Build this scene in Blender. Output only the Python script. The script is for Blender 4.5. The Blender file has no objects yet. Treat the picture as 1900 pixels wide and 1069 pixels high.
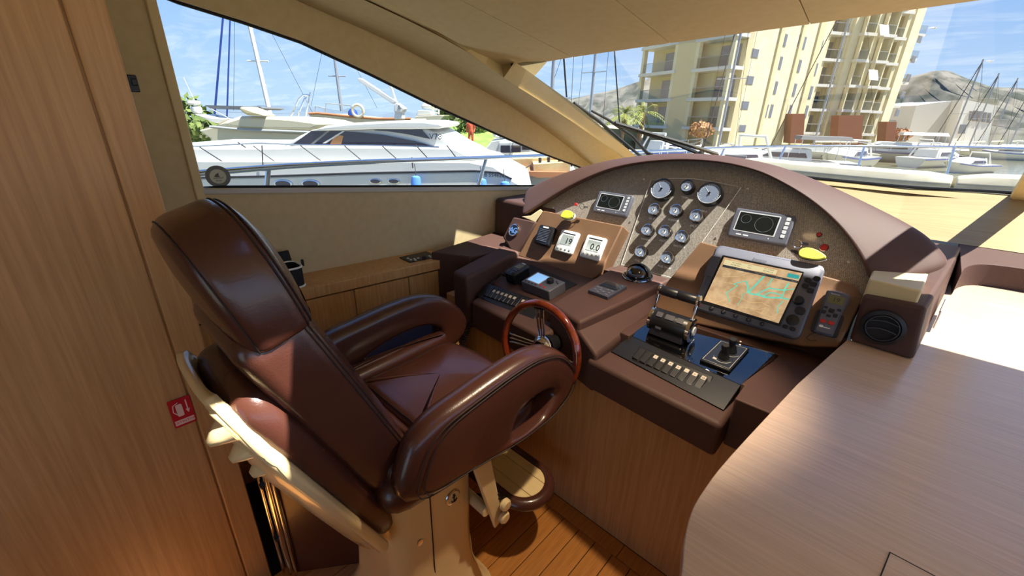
import bpy, bmesh, math, random
from mathutils import Vector, Matrix
random.seed(7)
sc = bpy.context.scene
COL = sc.collection
PI = math.pi
# ------------------------------------------------------------------ camera
# boat frame: X starboard, Y towards the bow, Z up, helm floor at Z = 0
FPX = 775.0
PITCH, ROLL, HEAD = math.radians(22.2), math.atan(.026), math.radians(42.6)
CAM = Vector((0, 0, 1.65))
def basis():
    ch, sh = math.cos(HEAD), math.sin(HEAD); cp, sp = math.cos(PITCH), math.sin(PITCH)
    right = Vector((ch, sh, 0)); hf = Vector((-sh, ch, 0)); up = Vector((0, 0, 1))
    f = hf*cp - up*sp; u = hf*sp + up*cp
    c, s = math.cos(ROLL), math.sin(ROLL)
    return right*c + u*s, u*c - right*s, f
CR, CU, CF = basis()
cam = bpy.data.cameras.new('camera'); camo = bpy.data.objects.new('camera', cam); COL.objects.link(camo)
cam.sensor_width = 36; cam.lens = FPX/1900*36; cam.clip_start = .02; cam.clip_end = 6000
m = Matrix((CR, CU, -CF)).transposed().to_4x4(); m.translation = CAM
camo.matrix_world = m
sc.camera = camo
# ------------------------------------------------------------------ world, sun, exposure
world = bpy.data.worlds.new('sky'); sc.world = world; world.use_nodes = True
SKY_STRENGTH = 1.3
def build_world():
    nt = world.node_tree; N = nt.nodes; L = nt.links; N.clear()
    out = N.new('ShaderNodeOutputWorld'); bg = N.new('ShaderNodeBackground'); bg.inputs[1].default_value = SKY_STRENGTH
    tc = N.new('ShaderNodeTexCoord'); sep = N.new('ShaderNodeSeparateXYZ'); L.new(tc.outputs['Generated'], sep.inputs[0])
    ramp = N.new('ShaderNodeValToRGB'); e = ramp.color_ramp.elements
    e[0].position = 0.0; e[0].color = (.50, .66, .86, 1); e[1].position = 1.0; e[1].color = (.10, .23, .60, 1)
    for p, c in ((.08, (.42, .60, .86, 1)), (.25, (.24, .44, .82, 1)), (.5, (.14, .32, .72, 1))):
        q = e.new(p); q.color = c
    L.new(sep.outputs[2], ramp.inputs[0])
    # thin cirrus: noise on a plane high above
    dv = N.new('ShaderNodeVectorMath'); dv.operation = 'DIVIDE'; mx = N.new('ShaderNodeMath'); mx.operation = 'MAXIMUM'; mx.inputs[1].default_value = .04
    ad = N.new('ShaderNodeMath'); ad.operation = 'ADD'; ad.inputs[1].default_value = .09
    L.new(sep.outputs[2], ad.inputs[0]); L.new(ad.outputs[0], mx.inputs[0]); cmb = N.new('ShaderNodeCombineXYZ')
    for i in range(3): L.new(mx.outputs[0], cmb.inputs[i])
    L.new(tc.outputs['Generated'], dv.inputs[0]); L.new(cmb.outputs[0], dv.inputs[1])
    mp = N.new('ShaderNodeMapping'); mp.inputs['Scale'].default_value = (.9, 2.1, .3); mp.inputs['Rotation'].default_value = (0, 0, .5)
    L.new(dv.outputs[0], mp.inputs[0])
    nz = N.new('ShaderNodeTexNoise'); nz.inputs['Scale'].default_value = 1.3; nz.inputs['Detail'].default_value = 6; nz.inputs['Roughness'].default_value = .62
    nz.inputs['Distortion'].default_value = .7
    L.new(mp.outputs[0], nz.inputs[0])
    cr = N.new('ShaderNodeValToRGB'); cr.color_ramp.elements[0].position = .47; cr.color_ramp.elements[1].position = .78
    cr.color_ramp.elements[0].color = (0, 0, 0, 1); cr.color_ramp.elements[1].color = (.6, .6, .6, 1)
    L.new(nz.outputs[0], cr.inputs[0])
    mix = N.new('ShaderNodeMixRGB'); mix.inputs[2].default_value = (.80, .87, .95, 1)
    L.new(cr.outputs[0], mix.inputs[0]); L.new(ramp.outputs[0], mix.inputs[1])
    L.new(mix.outputs[0], bg.inputs[0]); L.new(bg.outputs[0], out.inputs[0])
build_world()
SUN_TO = Vector((.42, .22, 1)).normalized()
sun = bpy.data.lights.new('sun', 'SUN'); sun.energy = 15.0; sun.angle = math.radians(.6); sun.color = (1, .95, .86)
suno = bpy.data.objects.new('sun', sun); COL.objects.link(suno); suno.rotation_euler = SUN_TO.to_track_quat('Z', 'Y').to_euler(); suno.location = (6, 2, 14)
vs = sc.view_settings; vs.view_transform = 'Standard'; vs.look = 'None'; vs.exposure = 0.66; vs.gamma = 1; vs.use_curve_mapping = False

# ------------------------------------------------------------------ pixel helpers (1900 x 1069 frame) to read real positions off known planes
def ray(x, y):
    return (CR*(x-950) + CU*(534.5-y) + CF*FPX).normalized()
def onZ(x, y, z): d = ray(x, y); return CAM + d*((z-CAM.z)/d.z)
def onY(x, y, Y): d = ray(x, y); return CAM + d*((Y-CAM.y)/d.y)
def onX(x, y, X): d = ray(x, y); return CAM + d*((X-CAM.x)/d.x)
def onP(x, y, p, n): d = ray(x, y); n = Vector(n); return CAM + d*((Vector(p)-CAM).dot(n)/d.dot(n))

# ------------------------------------------------------------------ materials
def srgb(r, g, b):
    f = lambda v: (v/255/12.92 if v/255 <= .04045 else ((v/255+.055)/1.055)**2.4)
    return (f(r), f(g), f(b), 1)
MT = {}
def mat(name, col, rough=.5, metal=0, spec=.5, coat=0, emit=None, es=1):
    if name in MT: return MT[name]
    m = bpy.data.materials.new(name); m.use_nodes = True; MT[name] = m
    b = m.node_tree.nodes['Principled BSDF']
    b.inputs['Base Color'].default_value = col if len(col) == 4 else (*col, 1)
    b.inputs['Roughness'].default_value = rough; b.inputs['Metallic'].default_value = metal
    b.inputs['Specular IOR Level'].default_value = spec; b.inputs['Coat Weight'].default_value = coat; b.inputs['Coat Roughness'].default_value = .05
    if emit: b.inputs['Emission Color'].default_value = emit; b.inputs['Emission Strength'].default_value = es
    m.diffuse_color = col if len(col) == 4 else (*col, 1)
    return m
def nodes(m): return m.node_tree.nodes, m.node_tree.links, m.node_tree.nodes['Principled BSDF']
def tex_coord(N, L, scale, rot=(0, 0, 0)):
    tc = N.new('ShaderNodeTexCoord'); mp = N.new('ShaderNodeMapping'); mp.inputs['Scale'].default_value = scale; mp.inputs['Rotation'].default_value = rot
    L.new(tc.outputs['Object'], mp.inputs[0]); return mp
def bump(N, L, b, src, strength, dist=.002):
    bp = N.new('ShaderNodeBump'); bp.inputs['Strength'].default_value = strength; bp.inputs['Distance'].default_value = dist
    L.new(src, bp.inputs['Height']); L.new(bp.outputs[0], b.inputs['Normal'])
def wood(name, c0, c1, scale, rough=.42, rot=(0, 0, 0), spec=.4):
    m = mat(name, c0, rough, spec=spec); N, L, b = nodes(m)
    mp = tex_coord(N, L, scale, rot)
    n1 = N.new('ShaderNodeTexNoise'); n1.inputs['Scale'].default_value = 1; n1.inputs['Detail'].default_value = 5; n1.inputs['Roughness'].default_value = .65; n1.inputs['Distortion'].default_value = .25
    L.new(mp.outputs[0], n1.inputs[0])
    r = N.new('ShaderNodeValToRGB'); r.color_ramp.elements[0].position = .36; r.color_ramp.elements[1].position = .64
    r.color_ramp.elements[0].color = c1; r.color_ramp.elements[1].color = c0
    L.new(n1.outputs[0], r.inputs[0])
    # broad tone bands of the veneer leaves
    mp2 = tex_coord(N, L, tuple(s*.09 for s in scale), rot); n2 = N.new('ShaderNodeTexNoise'); n2.inputs['Scale'].default_value = 1; n2.inputs['Detail'].default_value = 2
    L.new(mp2.outputs[0], n2.inputs[0])
    mx = N.new('ShaderNodeMixRGB'); mx.blend_type = 'MULTIPLY'; mx.inputs[0].default_value = .35
    L.new(r.outputs[0], mx.inputs[1]); L.new(n2.outputs['Color'], mx.inputs[2])
    hs = N.new('ShaderNodeHueSaturation'); hs.inputs['Saturation'].default_value = .0; L.new(n2.outputs['Color'], hs.inputs['Color'])
    br = N.new('ShaderNodeBrightContrast'); br.inputs[1].default_value = .35; L.new(hs.outputs[0], br.inputs[0]); L.new(br.outputs[0], mx.inputs[2])
    L.new(mx.outputs[0], b.inputs['Base Color']); bump(N, L, b, n1.outputs[0], .05, .0006)
    return m
def leather(name, c, rough, grain=420, bs=.18, coat=0, var=.12):
    m = mat(name, c, rough, coat=coat); N, L, b = nodes(m)
    mp = tex_coord(N, L, (1, 1, 1)); v = N.new('ShaderNodeTexVoronoi'); v.inputs['Scale'].default_value = grain; L.new(mp.outputs[0], v.inputs[0])
    bump(N, L, b, v.outputs['Distance'], bs, .0012)
    n = N.new('ShaderNodeTexNoise'); n.inputs['Scale'].default_value = 9; n.inputs['Detail'].default_value = 4; L.new(mp.outputs[0], n.inputs[0])
    r = N.new('ShaderNodeMapRange'); r.inputs[3].default_value = 1-var; r.inputs[4].default_value = 1+var; L.new(n.outputs[0], r.inputs[0])
    mx = N.new('ShaderNodeVectorMath'); mx.operation = 'SCALE'; mx.inputs[0].default_value = c[:3]; L.new(r.outputs[0], mx.inputs['Scale'])
    L.new(mx.outputs[0], b.inputs['Base Color'])
    return m
def noisy(name, c0, c1, scale, rough=.6, detail=5, metal=0, spec=.4, bs=0, bd=.002, lo=.35, hi=.65):
    m = mat(name, c0, rough, metal, spec); N, L, b = nodes(m)
    sc3 = scale if isinstance(scale, tuple) else (scale,)*3
    mp = tex_coord(N, L, sc3); n = N.new('ShaderNodeTexNoise'); n.inputs['Scale'].default_value = 1; n.inputs['Detail'].default_value = detail; L.new(mp.outputs[0], n.inputs[0])
    r = N.new('ShaderNodeValToRGB'); r.color_ramp.elements[0].position = lo; r.color_ramp.elements[1].position = hi
    r.color_ramp.elements[0].color = c0; r.color_ramp.elements[1].color = c1; L.new(n.outputs[0], r.inputs[0]); L.new(r.outputs[0], b.inputs['Base Color'])
    if bs: bump(N, L, b, n.outputs[0], bs, bd)
    return m
def glass(name, tint, refl=1.0):
    m = bpy.data.materials.new(name); m.use_nodes = True; MT[name] = m
    N, L = m.node_tree.nodes, m.node_tree.links; N.clear()
    o = N.new('ShaderNodeOutputMaterial'); t = N.new('ShaderNodeBsdfTransparent'); t.inputs[0].default_value = (*tint, 1)
    g = N.new('ShaderNodeBsdfGlossy'); g.inputs['Roughness'].default_value = 0; g.inputs[0].default_value = (refl, refl, refl, 1)
    f = N.new('ShaderNodeFresnel'); f.inputs[0].default_value = 1.35; mx = N.new('ShaderNodeMixShader')
    k = N.new('ShaderNodeMath'); k.operation = 'MULTIPLY'; k.inputs[1].default_value = .08; L.new(f.outputs[0], k.inputs[0])
    L.new(k.outputs[0], mx.inputs[0]); L.new(t.outputs[0], mx.inputs[1]); L.new(g.outputs[0], mx.inputs[2]); L.new(mx.outputs[0], o.inputs[0])
    m.diffuse_color = (*tint, .3)
    return m
OAK0, OAK1 = srgb(196, 152, 102), srgb(176, 132, 84)
wood('oak_wall', OAK0, OAK1, (90, 90, 3))
wood('oak_counter', srgb(214, 188, 162), srgb(200, 171, 144), (4, 130, 60), .28, spec=.6); MT['oak_counter'].node_tree.nodes['Principled BSDF'].inputs['Coat Weight'].default_value = .5; MT['oak_counter'].node_tree.nodes['Principled BSDF'].inputs['Coat Roughness'].default_value = .25
wood('oak_shelf', srgb(210, 164, 108), srgb(190, 142, 88), (90, 90, 5))
wood('oak_floor', srgb(196, 132, 66), srgb(172, 110, 50), (90, 4, 40), .35)
wood('oak_dash', srgb(168, 144, 100), srgb(158, 132, 88), (4, 130, 60), .4)
noisy('cream_vinyl', srgb(198, 178, 134), srgb(204, 184, 142), 30, .62, bs=.05)
noisy('cream_panel', srgb(206, 184, 134), srgb(212, 192, 144), 6, .5)
leather('dash_leather', srgb(80, 57, 50), .6, 500, .2); MT['dash_leather'].node_tree.nodes['Principled BSDF'].inputs['Specular IOR Level'].default_value = .3
leather('dash_suede', srgb(122, 89, 61), .62, 300, .2, var=.2)
leather('seat_leather', srgb(74, 42, 33), .27, 260, .12, coat=.15, var=.08)
mat('stitch', srgb(34, 22, 20), .7)
mat('black_plastic', srgb(24, 24, 27), .38)
mat('black_matt', srgb(16, 16, 18), .7)
mat('black_gloss', srgb(8, 8, 10), .03, spec=.7, coat=1)
mat('grey_plastic', srgb(92, 94, 104), .42)
mat('dark_grey_plastic', srgb(62, 62, 72), .45)
mat('silver_plastic', srgb(205, 208, 210), .4)
mat('white_plastic', srgb(228, 228, 220), .4)
mat('chrome', (.82, .82, .84, 1), .08, 1)
mat('steel', (.66, .68, .72, 1), .18, 1)
mat('cream_gelcoat', srgb(222, 198, 150), .22, coat=.4)
mat('white_print', srgb(235, 235, 230), .6)
mat('red_rubber', srgb(190, 40, 38), .5)
glass('side_glass', (.56, .59, .61)); glass('windscreen_glass', (.56, .58, .585))

# ------------------------------------------------------------------ mesh helpers
class MB:
    def __init__(s): s.v = []; s.f = []
    def add(s, vs, fs):
        o = len(s.v); s.v += [tuple(v) for v in vs]; s.f += [tuple(i+o for i in f) for f in fs]; return s
    def quad(s, *p): return s.add(p, [tuple(range(len(p)))])
    def box(s, c, size, rot=None):
        x, y, z = (k/2 for k in size); c = Vector(c)
        P = [Vector((a*x, b*y, d*z)) for d in (-1, 1) for b in (-1, 1) for a in (-1, 1)]
        if rot is not None: P = [rot @ p for p in P]
        return s.add([c+p for p in P], [(0, 2, 3, 1), (4, 5, 7, 6), (0, 1, 5, 4), (2, 6, 7, 3), (0, 4, 6, 2), (1, 3, 7, 5)])
    def b2(s, a, b):
        return s.box([(p+q)/2 for p, q in zip(a, b)], [abs(q-p) for p, q in zip(a, b)])
    def prism(s, top, bot):
        n = len(top); s.add(list(top)+list(bot), [tuple(range(n)), tuple(range(2*n-1, n-1, -1))]+[(i, n+i, n+(i+1) % n, (i+1) % n) for i in range(n)]); return s
    def tube(s, path, r, n=8, closed=False, cap=True):
        P = [Vector(p) for p in path]; k = len(P); R = r if isinstance(r, (list, tuple)) else [r]*k
        rings = []; prev = None
        for i in range(k):
            t = (P[(i+1) % k]-P[i-1]) if closed else (P[min(i+1, k-1)]-P[max(i-1, 0)])
            if t.length < 1e-9: t = Vector((0, 0, 1))
            t.normalize()
            if prev is None: a = t.orthogonal().normalized()
            else:
                a = prev - t*prev.dot(t)
                a = a.normalized() if a.length > 1e-6 else t.orthogonal().normalized()
            prev = a; b = t.cross(a)
            rings.append([P[i]+(a*math.cos(2*PI*j/n)+b*math.sin(2*PI*j/n))*R[i] for j in range(n)])
        return s.loft(rings, True, closed, cap)
    def loft(s, rings, close_ring=True, closed=False, cap=True):
        k = len(rings); n = len(rings[0]); V = [v for r in rings for v in r]; Fs = []
        for i in range(k if closed else k-1):
            i2 = (i+1) % k
            for j in range(n if close_ring else n-1):
                j2 = (j+1) % n; Fs.append((i*n+j, i*n+j2, i2*n+j2, i2*n+j))
        if cap and not closed and close_ring: Fs += [tuple(range(n-1, -1, -1)), tuple((k-1)*n+j for j in range(n))]
        return s.add(V, Fs)
    def lathe(s, prof, c=(0, 0, 0), n=24, axis='Z', cap=True, squash=(1, 1)):
        c = Vector(c); rings = []
        for r, h in prof:
            ring = []
            for j in range(n):
                a = 2*PI*j/n; x, y = r*math.cos(a)*squash[0], r*math.sin(a)*squash[1]
                ring.append(c+Vector({'Z': (x, y, h), 'X': (h, x, y), 'Y': (y, h, x)}[axis]))
            rings.append(ring)
        return s.loft(rings, True, False, cap)
    def disc(s, c, r, n=24, z=0):
        c = Vector(c); return s.add([c+Vector((r*math.cos(2*PI*j/n), r*math.sin(2*PI*j/n), z)) for j in range(n)], [tuple(range(n))])
def obj(name, mb, material, parent=None, bevel=0, seg=2, smooth=True, ang=38, origin=None):
    me = bpy.data.meshes.new(name)
    V = mb.v
    q = parent
    while q is not None and origin is None:
        if '_org' in q: origin = Vector(q['_org'])
        q = q.parent
    if origin is not None: V = [tuple(Vector(v)-Vector(origin)) for v in V]
    me.from_pydata(V, [], mb.f); me.validate()
    bm = bmesh.new(); bm.from_mesh(me); bmesh.ops.recalc_face_normals(bm, faces=bm.faces); bm.to_mesh(me); bm.free()
    o = bpy.data.objects.new(name, me); COL.objects.link(o)
    mm = MT[material] if isinstance(material, str) else material
    me.materials.append(mm)
    if smooth:
        for p in me.polygons: p.use_smooth = True
        me.set_sharp_from_angle(angle=math.radians(ang))
    if bevel:
        b = o.modifiers.new('bevel', 'BEVEL'); b.width = bevel; b.segments = seg; b.limit_method = 'ANGLE'; b.angle_limit = math.radians(30); b.harden_normals = False
    if parent is not None: o.parent = parent
    elif origin is not None: o.location = origin
    return o
def thing(name, label, cat, loc=(0, 0, 0), group=None, rot=None, world_parts=False):
    """An Empty at the base of a thing. world_parts: its parts are given in boat coordinates."""
    o = bpy.data.objects.new(name, None); COL.objects.link(o); o.empty_display_size = .05
    o.location = loc
    if rot is not None:
        mw = rot.to_4x4(); mw.translation = Vector(loc); o.matrix_world = mw
    o['label'] = label; o['category'] = cat
    if group: o['group'] = group
    if world_parts: o['_org'] = list(loc)
    return o
def tag(o, label, cat, group=None):
    o['label'] = label; o['category'] = cat
    if group: o['group'] = group
    return o
def struct(o, label=None):
    o['kind'] = 'structure'
    if label: o['label'] = label
    return o
def sroot(name, label, loc=(0, 0, 0)):
    o = bpy.data.objects.new(name, None); COL.objects.link(o); o.location = loc; o['_org'] = list(loc); o['kind'] = 'structure'; o['label'] = label
    return o
def text_mb(txt, size, align='CENTER', spacing=1.0, bold=0):
    cu = bpy.data.curves.new('t', 'FONT'); cu.body = txt; cu.size = size; cu.align_x = align; cu.align_y = 'CENTER'; cu.resolution_u = 2; cu.space_character = spacing; cu.offset = bold
    o = bpy.data.objects.new('t', cu); COL.objects.link(o)
    me = bpy.data.meshes.new_from_object(o.evaluated_get(bpy.context.evaluated_depsgraph_get()))
    mb = MB().add([v.co[:] for v in me.vertices], [tuple(p.vertices) for p in me.polygons])
    bpy.data.objects.remove(o); bpy.data.curves.remove(cu); bpy.data.meshes.remove(me)
    return mb
def moved(mb, d, rotz=0, mat3=None):
    c, s = math.cos(rotz), math.sin(rotz)
    out = MB(); out.f = list(mb.f)
    for v in mb.v:
        p = Vector((v[0]*c-v[1]*s, v[0]*s+v[1]*c, v[2]))
        if mat3 is not None: p = mat3 @ p
        out.v.append(tuple(p+Vector(d)))
    return out
def rrect(w, h, r, n=4, cx=0, cy=0):
    P = []
    for (sx, sy, a0) in ((1, 1, 0), (-1, 1, 90), (-1, -1, 180), (1, -1, 270)):
        for k in range(n+1):
            a = math.radians(a0+90*k/n); P.append((cx+sx*(w/2-r)+r*math.cos(a), cy+sy*(h/2-r)+r*math.sin(a)))
    return P
def slab(P, z0, z1, ch=0):
    """solid from a 2-D outline between z0 and z1, top edge chamfered by ch"""
    mb = MB(); n = len(P); cx = sum(p[0] for p in P)/n; cy = sum(p[1] for p in P)/n
    R = [[(x, y, z0) for x, y in P]]
    if ch:
        R.append([(x, y, z1-ch) for x, y in P]); w = max(abs(p[0]-cx) for p in P); h = max(abs(p[1]-cy) for p in P)
        R.append([(cx+(x-cx)*(1-ch/w), cy+(y-cy)*(1-ch/h), z1) for x, y in P])
    else: R.append([(x, y, z1) for x, y in P])
    return mb.loft(R)
def frame_rot(xa, ya):
    xa = Vector(xa).normalized(); ya = Vector(ya); ya = (ya-xa*ya.dot(xa)).normalized(); return Matrix((xa, ya, xa.cross(ya))).transposed()
def catmull(P, n=6, closed=True):
    P = [Vector(p) for p in P]; k = len(P); out = []
    for i in range(k if closed else k-1):
        if closed: a, b, c, d = P[i-1], P[i], P[(i+1) % k], P[(i+2) % k]
        else: a, b, c, d = P[max(i-1, 0)], P[i], P[i+1], P[min(i+2, k-1)]
        for j in range(n):
            t = j/n; out.append(.5*((2*b)+(c-a)*t+(2*a-5*b+4*c-d)*t*t+(3*b-a-3*c+d)*t**3))
    if not closed: out.append(P[-1])
    return out
def lerp(a, b, t): return a+(b-a)*t
# ================================================================== the setting: floor, walls, ceiling, windows
def wallX(Y, off=0): return -2.045+.129*(Y-.727)+off
WN = Vector((1, -.129, 0)); WP = Vector((-2.045, .727, .92))
def onW(x, y, off=0): return onP(x, y, WP+Vector((off, 0, 0)), WN)
# ---- floor: slab and single planks
floor = struct(obj('floor', MB().b2((-2.1, -2.6, -.05), (2.1, 1.30, -.006)), 'black_matt'), 'light oak strip floor of the helm')
PW = .0815
pl = MB().b2((-PW/2+.0012, -1.33, -.006), (PW/2-.0012, 1.33, 0))
plank0 = obj('plank', pl, 'oak_floor', floor, bevel=.0012, seg=1)
plank0.location = (-1.328, -.167, 0)
for i in range(1, 26):
    o = plank0.copy(); COL.objects.link(o); o.parent = floor; o.location = (-1.328+i*PW, -.167, 0)
bp = MB().b2((-.3, -.036, -.006), (.3, .036, 0))
for i in range(4):
    if i == 0: b0 = obj('border_plank', bp, 'oak_floor', floor, bevel=.0012, seg=1)
    else: b0 = b0.copy(); COL.objects.link(b0); b0.parent = floor
    b0.location = (-1.36+.602*i, 1.201, 0)
# ---- port side wall with the raked side window
def interp(T, y):
    if y <= T[0][0]: a, b = T[0], T[1]
    elif y >= T[-1][0]: a, b = T[-2], T[-1]
    else:
        for a, b in zip(T, T[1:]):
            if a[0] <= y <= b[0]: break
    return a[1]+(b[1]-a[1])*(y-a[0])/(b[0]-a[0])
ZB = [(.40, 1.353), (2.18, 1.222), (3.3, 1.138)]
ZT = [(.40, 2.021), (.47, 2.008), (.66, 1.973), (.862, 1.928), (1.15, 1.828), (1.457, 1.713), (1.85, 1.578), (2.24, 1.45), (2.647, 1.335), (3.05, 1.21), (3.3, 1.139)]
CRS = [(-2.6, 2.23), (.2, 2.2), (.883, 2.065), (1.207, 1.985), (1.539, 1.876), (1.965, 1.727), (2.699, 1.378), (3.4, 1.04)]
YS = sorted(set([-2.6, -.2, .2, .40, .55] + [y for y, _ in ZT] + [y for y, _ in CRS if y > 0] + [1.3, 1.7, 2.05, 2.45, 2.85, 3.45]))
wm = MB(); REV = .045
for a, b in zip(YS, YS[1:]):
    def col(z0, z1):
        wm.quad((wallX(a), a, z0(a)), (wallX(b), b, z0(b)), (wallX(b), b, z1(b)), (wallX(a), a, z1(a)))
    if a < .40-1e-6 or a >= 3.3-1e-6:
        col(lambda y: 0, lambda y: max(interp(CRS, y), .3))
    else:
        col(lambda y: 0, lambda y: interp(ZB, y)); col(lambda y: min(interp(ZT, y), interp(CRS, y)), lambda y: interp(CRS, y)+.10)
        for T in (ZB, ZT):
            wm.quad((wallX(a), a, interp(T, a)), (wallX(b), b, interp(T, b)), (wallX(b)-REV, b, interp(T, b)), (wallX(a)-REV, a, interp(T, a)))
wm.quad((wallX(.4), .4, interp(ZB, .4)), (wallX(.4)-REV, .4, interp(ZB, .4)), (wallX(.4)-REV, .4, interp(ZT, .4)), (wallX(.4), .4, interp(ZT, .4)))
wallp = struct(obj('wall_port', wm, 'cream_vinyl'), 'cream vinyl side wall around the raked side window')
# window: pane, black gasket, sill strip, aft stile
win1 = sroot('window_1', 'large raked side window beside the helm chair', (wallX(.4), .4, 1.35))
loopY = [y for y in YS if .40 <= y <= 3.3]
top = [(wallX(y)-.03, y, interp(ZT, y)+.004) for y in loopY]; bot = [(wallX(y)-.03, y, interp(ZB, y)-.004) for y in loopY]
pm = MB()
for i in range(len(loopY)-1): pm.quad(bot[i], bot[i+1], top[i+1], top[i])
obj('pane', pm, 'side_glass', win1)
gk = lambda T, d: [(wallX(y)-.022, y, interp(T, y)+d) for y in loopY]
obj('gasket', MB().tube(gk(ZB, .004)+gk(ZT, -.004)[::-1], .0065, 6, closed=True), 'black_matt', win1)
sl = MB(); ys = [y for y in loopY if y <= 3.05]
sl.loft([[(wallX(y)+.001, y, interp(ZB, y)-.022), (wallX(y)+.010, y, interp(ZB, y)-.020), (wallX(y)+.010, y, interp(ZB, y)-.003), (wallX(y)-.02, y, interp(ZB, y)-.001)] for y in ys])
mat('sill_grey', srgb(190, 186, 178), .45)
obj('sill', sl, 'sill_grey', win1)
st = MB(); st.b2((wallX(.38)-.004, .372, 1.31), (wallX(.38)+.012, .404, 2.15))
obj('stile', st, 'cream_panel', win1, bevel=.004)
# ---- arched cove between window and headliner, and the windscreen flange
crP = [onW(*q) for q in [(470, -38), (560, 5), (705, 67), (823, 128), (941, 192), (1020, 246), (1085, 296), (1140, 340)]]
upP = [onW(*q, .30) for q in [(560, -55), (676, 0), (770, 44), (855, 88), (934, 145), (1000, 186), (1065, 228), (1160, 296), (1215, 335)]]
def resample(P, n):
    P = [Vector(p) for p in P]; D = [0]
    for a, b in zip(P, P[1:]): D.append(D[-1]+(b-a).length)
    out = []
    for k in range(n):
        t = D[-1]*k/(n-1)
        for i in range(len(P)-1):
            if t <= D[i+1]+1e-9: break
        out.append(P[i].lerp(P[i+1], (t-D[i])/max(1e-9, D[i+1]-D[i])))
    return out
crP = [Vector((wallX(-2.6), -2.6, 2.23)), Vector((wallX(0), 0, 2.215))]+crP; upP = [Vector((-2.2, -2.6, 2.32)), Vector((-1.97, 0, 2.28))]+upP
A = resample(crP, 40); B = resample(upP, 40)
cv = MB(); rings = []
for a, b in zip(A, B):
    d = b-a; nn = Vector((1, 0, -.35)).normalized()
    rings.append([a, a+nn*.012, a.lerp(b, .25)+nn*.030, a.lerp(b, .5)+nn*.034, a.lerp(b, .75)+nn*.026, b+nn*.008, b])
cv.loft(rings, False, False, False)
struct(obj('trim_1', cv, 'cream_vinyl'), 'padded cream cove arching over the side window')
gl = [onW(*q, .30) for q in [(955, 122), (1065, 200), (1175, 292), (1230, 336)]]
gl[0] = onW(950, 119, .30)
fl = MB(); A2 = resample(upP[6:], 14); B2 = resample([p+Vector((.03, 0, .004)) for p in gl], 14)
for i in range(13): fl.quad(A2[i], A2[i+1], B2[i+1], B2[i])
struct(obj('trim_2', fl, 'cream_panel'), 'cream inner flange of the windscreen pillar')
# ---- ceiling headliner: panels with recessed joints
mat('joint_dark', srgb(120, 96, 62), .8)
RE = [(-2.0, 1.71), (-1.63, 1.74), (-1.31, 1.80), (-.876, 1.87), (-.4, 1.905), (-.03, 1.905), (.30, 1.915), (.56, 2.06), (1.3, 2.06), (2.0, 1.95)]   # plan of the roof's front edge
ZE = [(-2.0, 1.885), (-1.63, 1.894), (-1.31, 1.917), (-.876, 1.948), (-.4, 1.970), (-.03, 1.991), (.30, 2.0), (.56, 2.02), (1.3, 2.0), (2.0, 1.93)]
def ceilz(X, Y):
    e = interp(RE, X); d = e-Y
    return interp(ZE, X)+(.155*d if d < 1.1 else .155*1.1+.02*(d-1.1))
ceil = sroot('ceiling', 'cream headliner panels over the helm')
portE = []
for q in [(700, 0), (800, 55), (870, 92), (915, 117)]: portE.append(onP(*q, (-1.66, 1.735, 1.893), (0, .155, 1)))
def portX(Y): return interp([(p.y, p.x) for p in portE][::-1] if portE[0].y > portE[-1].y else [(p.y, p.x) for p in portE], max(Y, .6))
JX = [None, -1.31, -.876, -.4, .30, .56, 1.14, 1.95]
HATCH = (-.52, .02, .21, .44)   # opening of the roof hatch over the aisle (X0, X1, Y0, Y1)
def ceil_piece(mb, x0f, x1f, ya, yb, n, th=.018):
    rows = []
    for k in range(n+1):
        t = k/n; r = []
        for f in (x0f, x1f):
            y0 = ya; X = f(.5); e = interp(RE, X); yy1 = yb if yb is not None else e
            y = y0+(yy1-y0)*t; X = f(y); r.append((X, y, ceilz(X, y)))
        rows.append(r)
    for a, b in zip(rows, rows[1:]):
        mb.quad(a[0], a[1], b[1], b[0])
    up = lambda p: (p[0], p[1], p[2]+th)
    for a, b in zip(rows, rows[1:]):
        mb.quad(up(a[0]), up(b[0]), up(b[1]), up(a[1])); mb.quad(a[0], b[0], up(b[0]), up(a[0])); mb.quad(a[1], up(a[1]), up(b[1]), b[1])
    mb.quad(rows[-1][0], rows[-1][1], up(rows[-1][1]), up(rows[-1][0])); mb.quad(rows[0][0], up(rows[0][0]), up(rows[0][1]), rows[0][1])
for i in range(len(JX)-1):
    f0 = (lambda y: portX(y)) if i == 0 else (lambda y, i=i: JX[i]+.0018)
    f1 = lambda y, i=i: JX[i+1]-.0018
    mb = MB()
    if JX[i] is not None and JX[i] < HATCH[1] and JX[i+1] > HATCH[0]:
        c0 = lambda y, i=i: max(HATCH[0], JX[i]); 
        ceil_piece(mb, f0, f1, -2.6, HATCH[2], 4)
        ceil_piece(mb, f0, f1, HATCH[3], None, 10)
        ceil_piece(mb, f0, lambda y: HATCH[0], HATCH[2], HATCH[3], 2) if HATCH[0] > JX[i]+.01 else None
        ceil_piece(mb, lambda y: HATCH[1], f1, HATCH[2], HATCH[3], 2) if HATCH[1] < JX[i+1]-.01 else None
    else: ceil_piece(mb, f0, f1, -2.6, None, 14)
    obj('panel', mb, 'cream_vinyl', ceil, bevel=.005, seg=2, ang=50)
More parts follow.
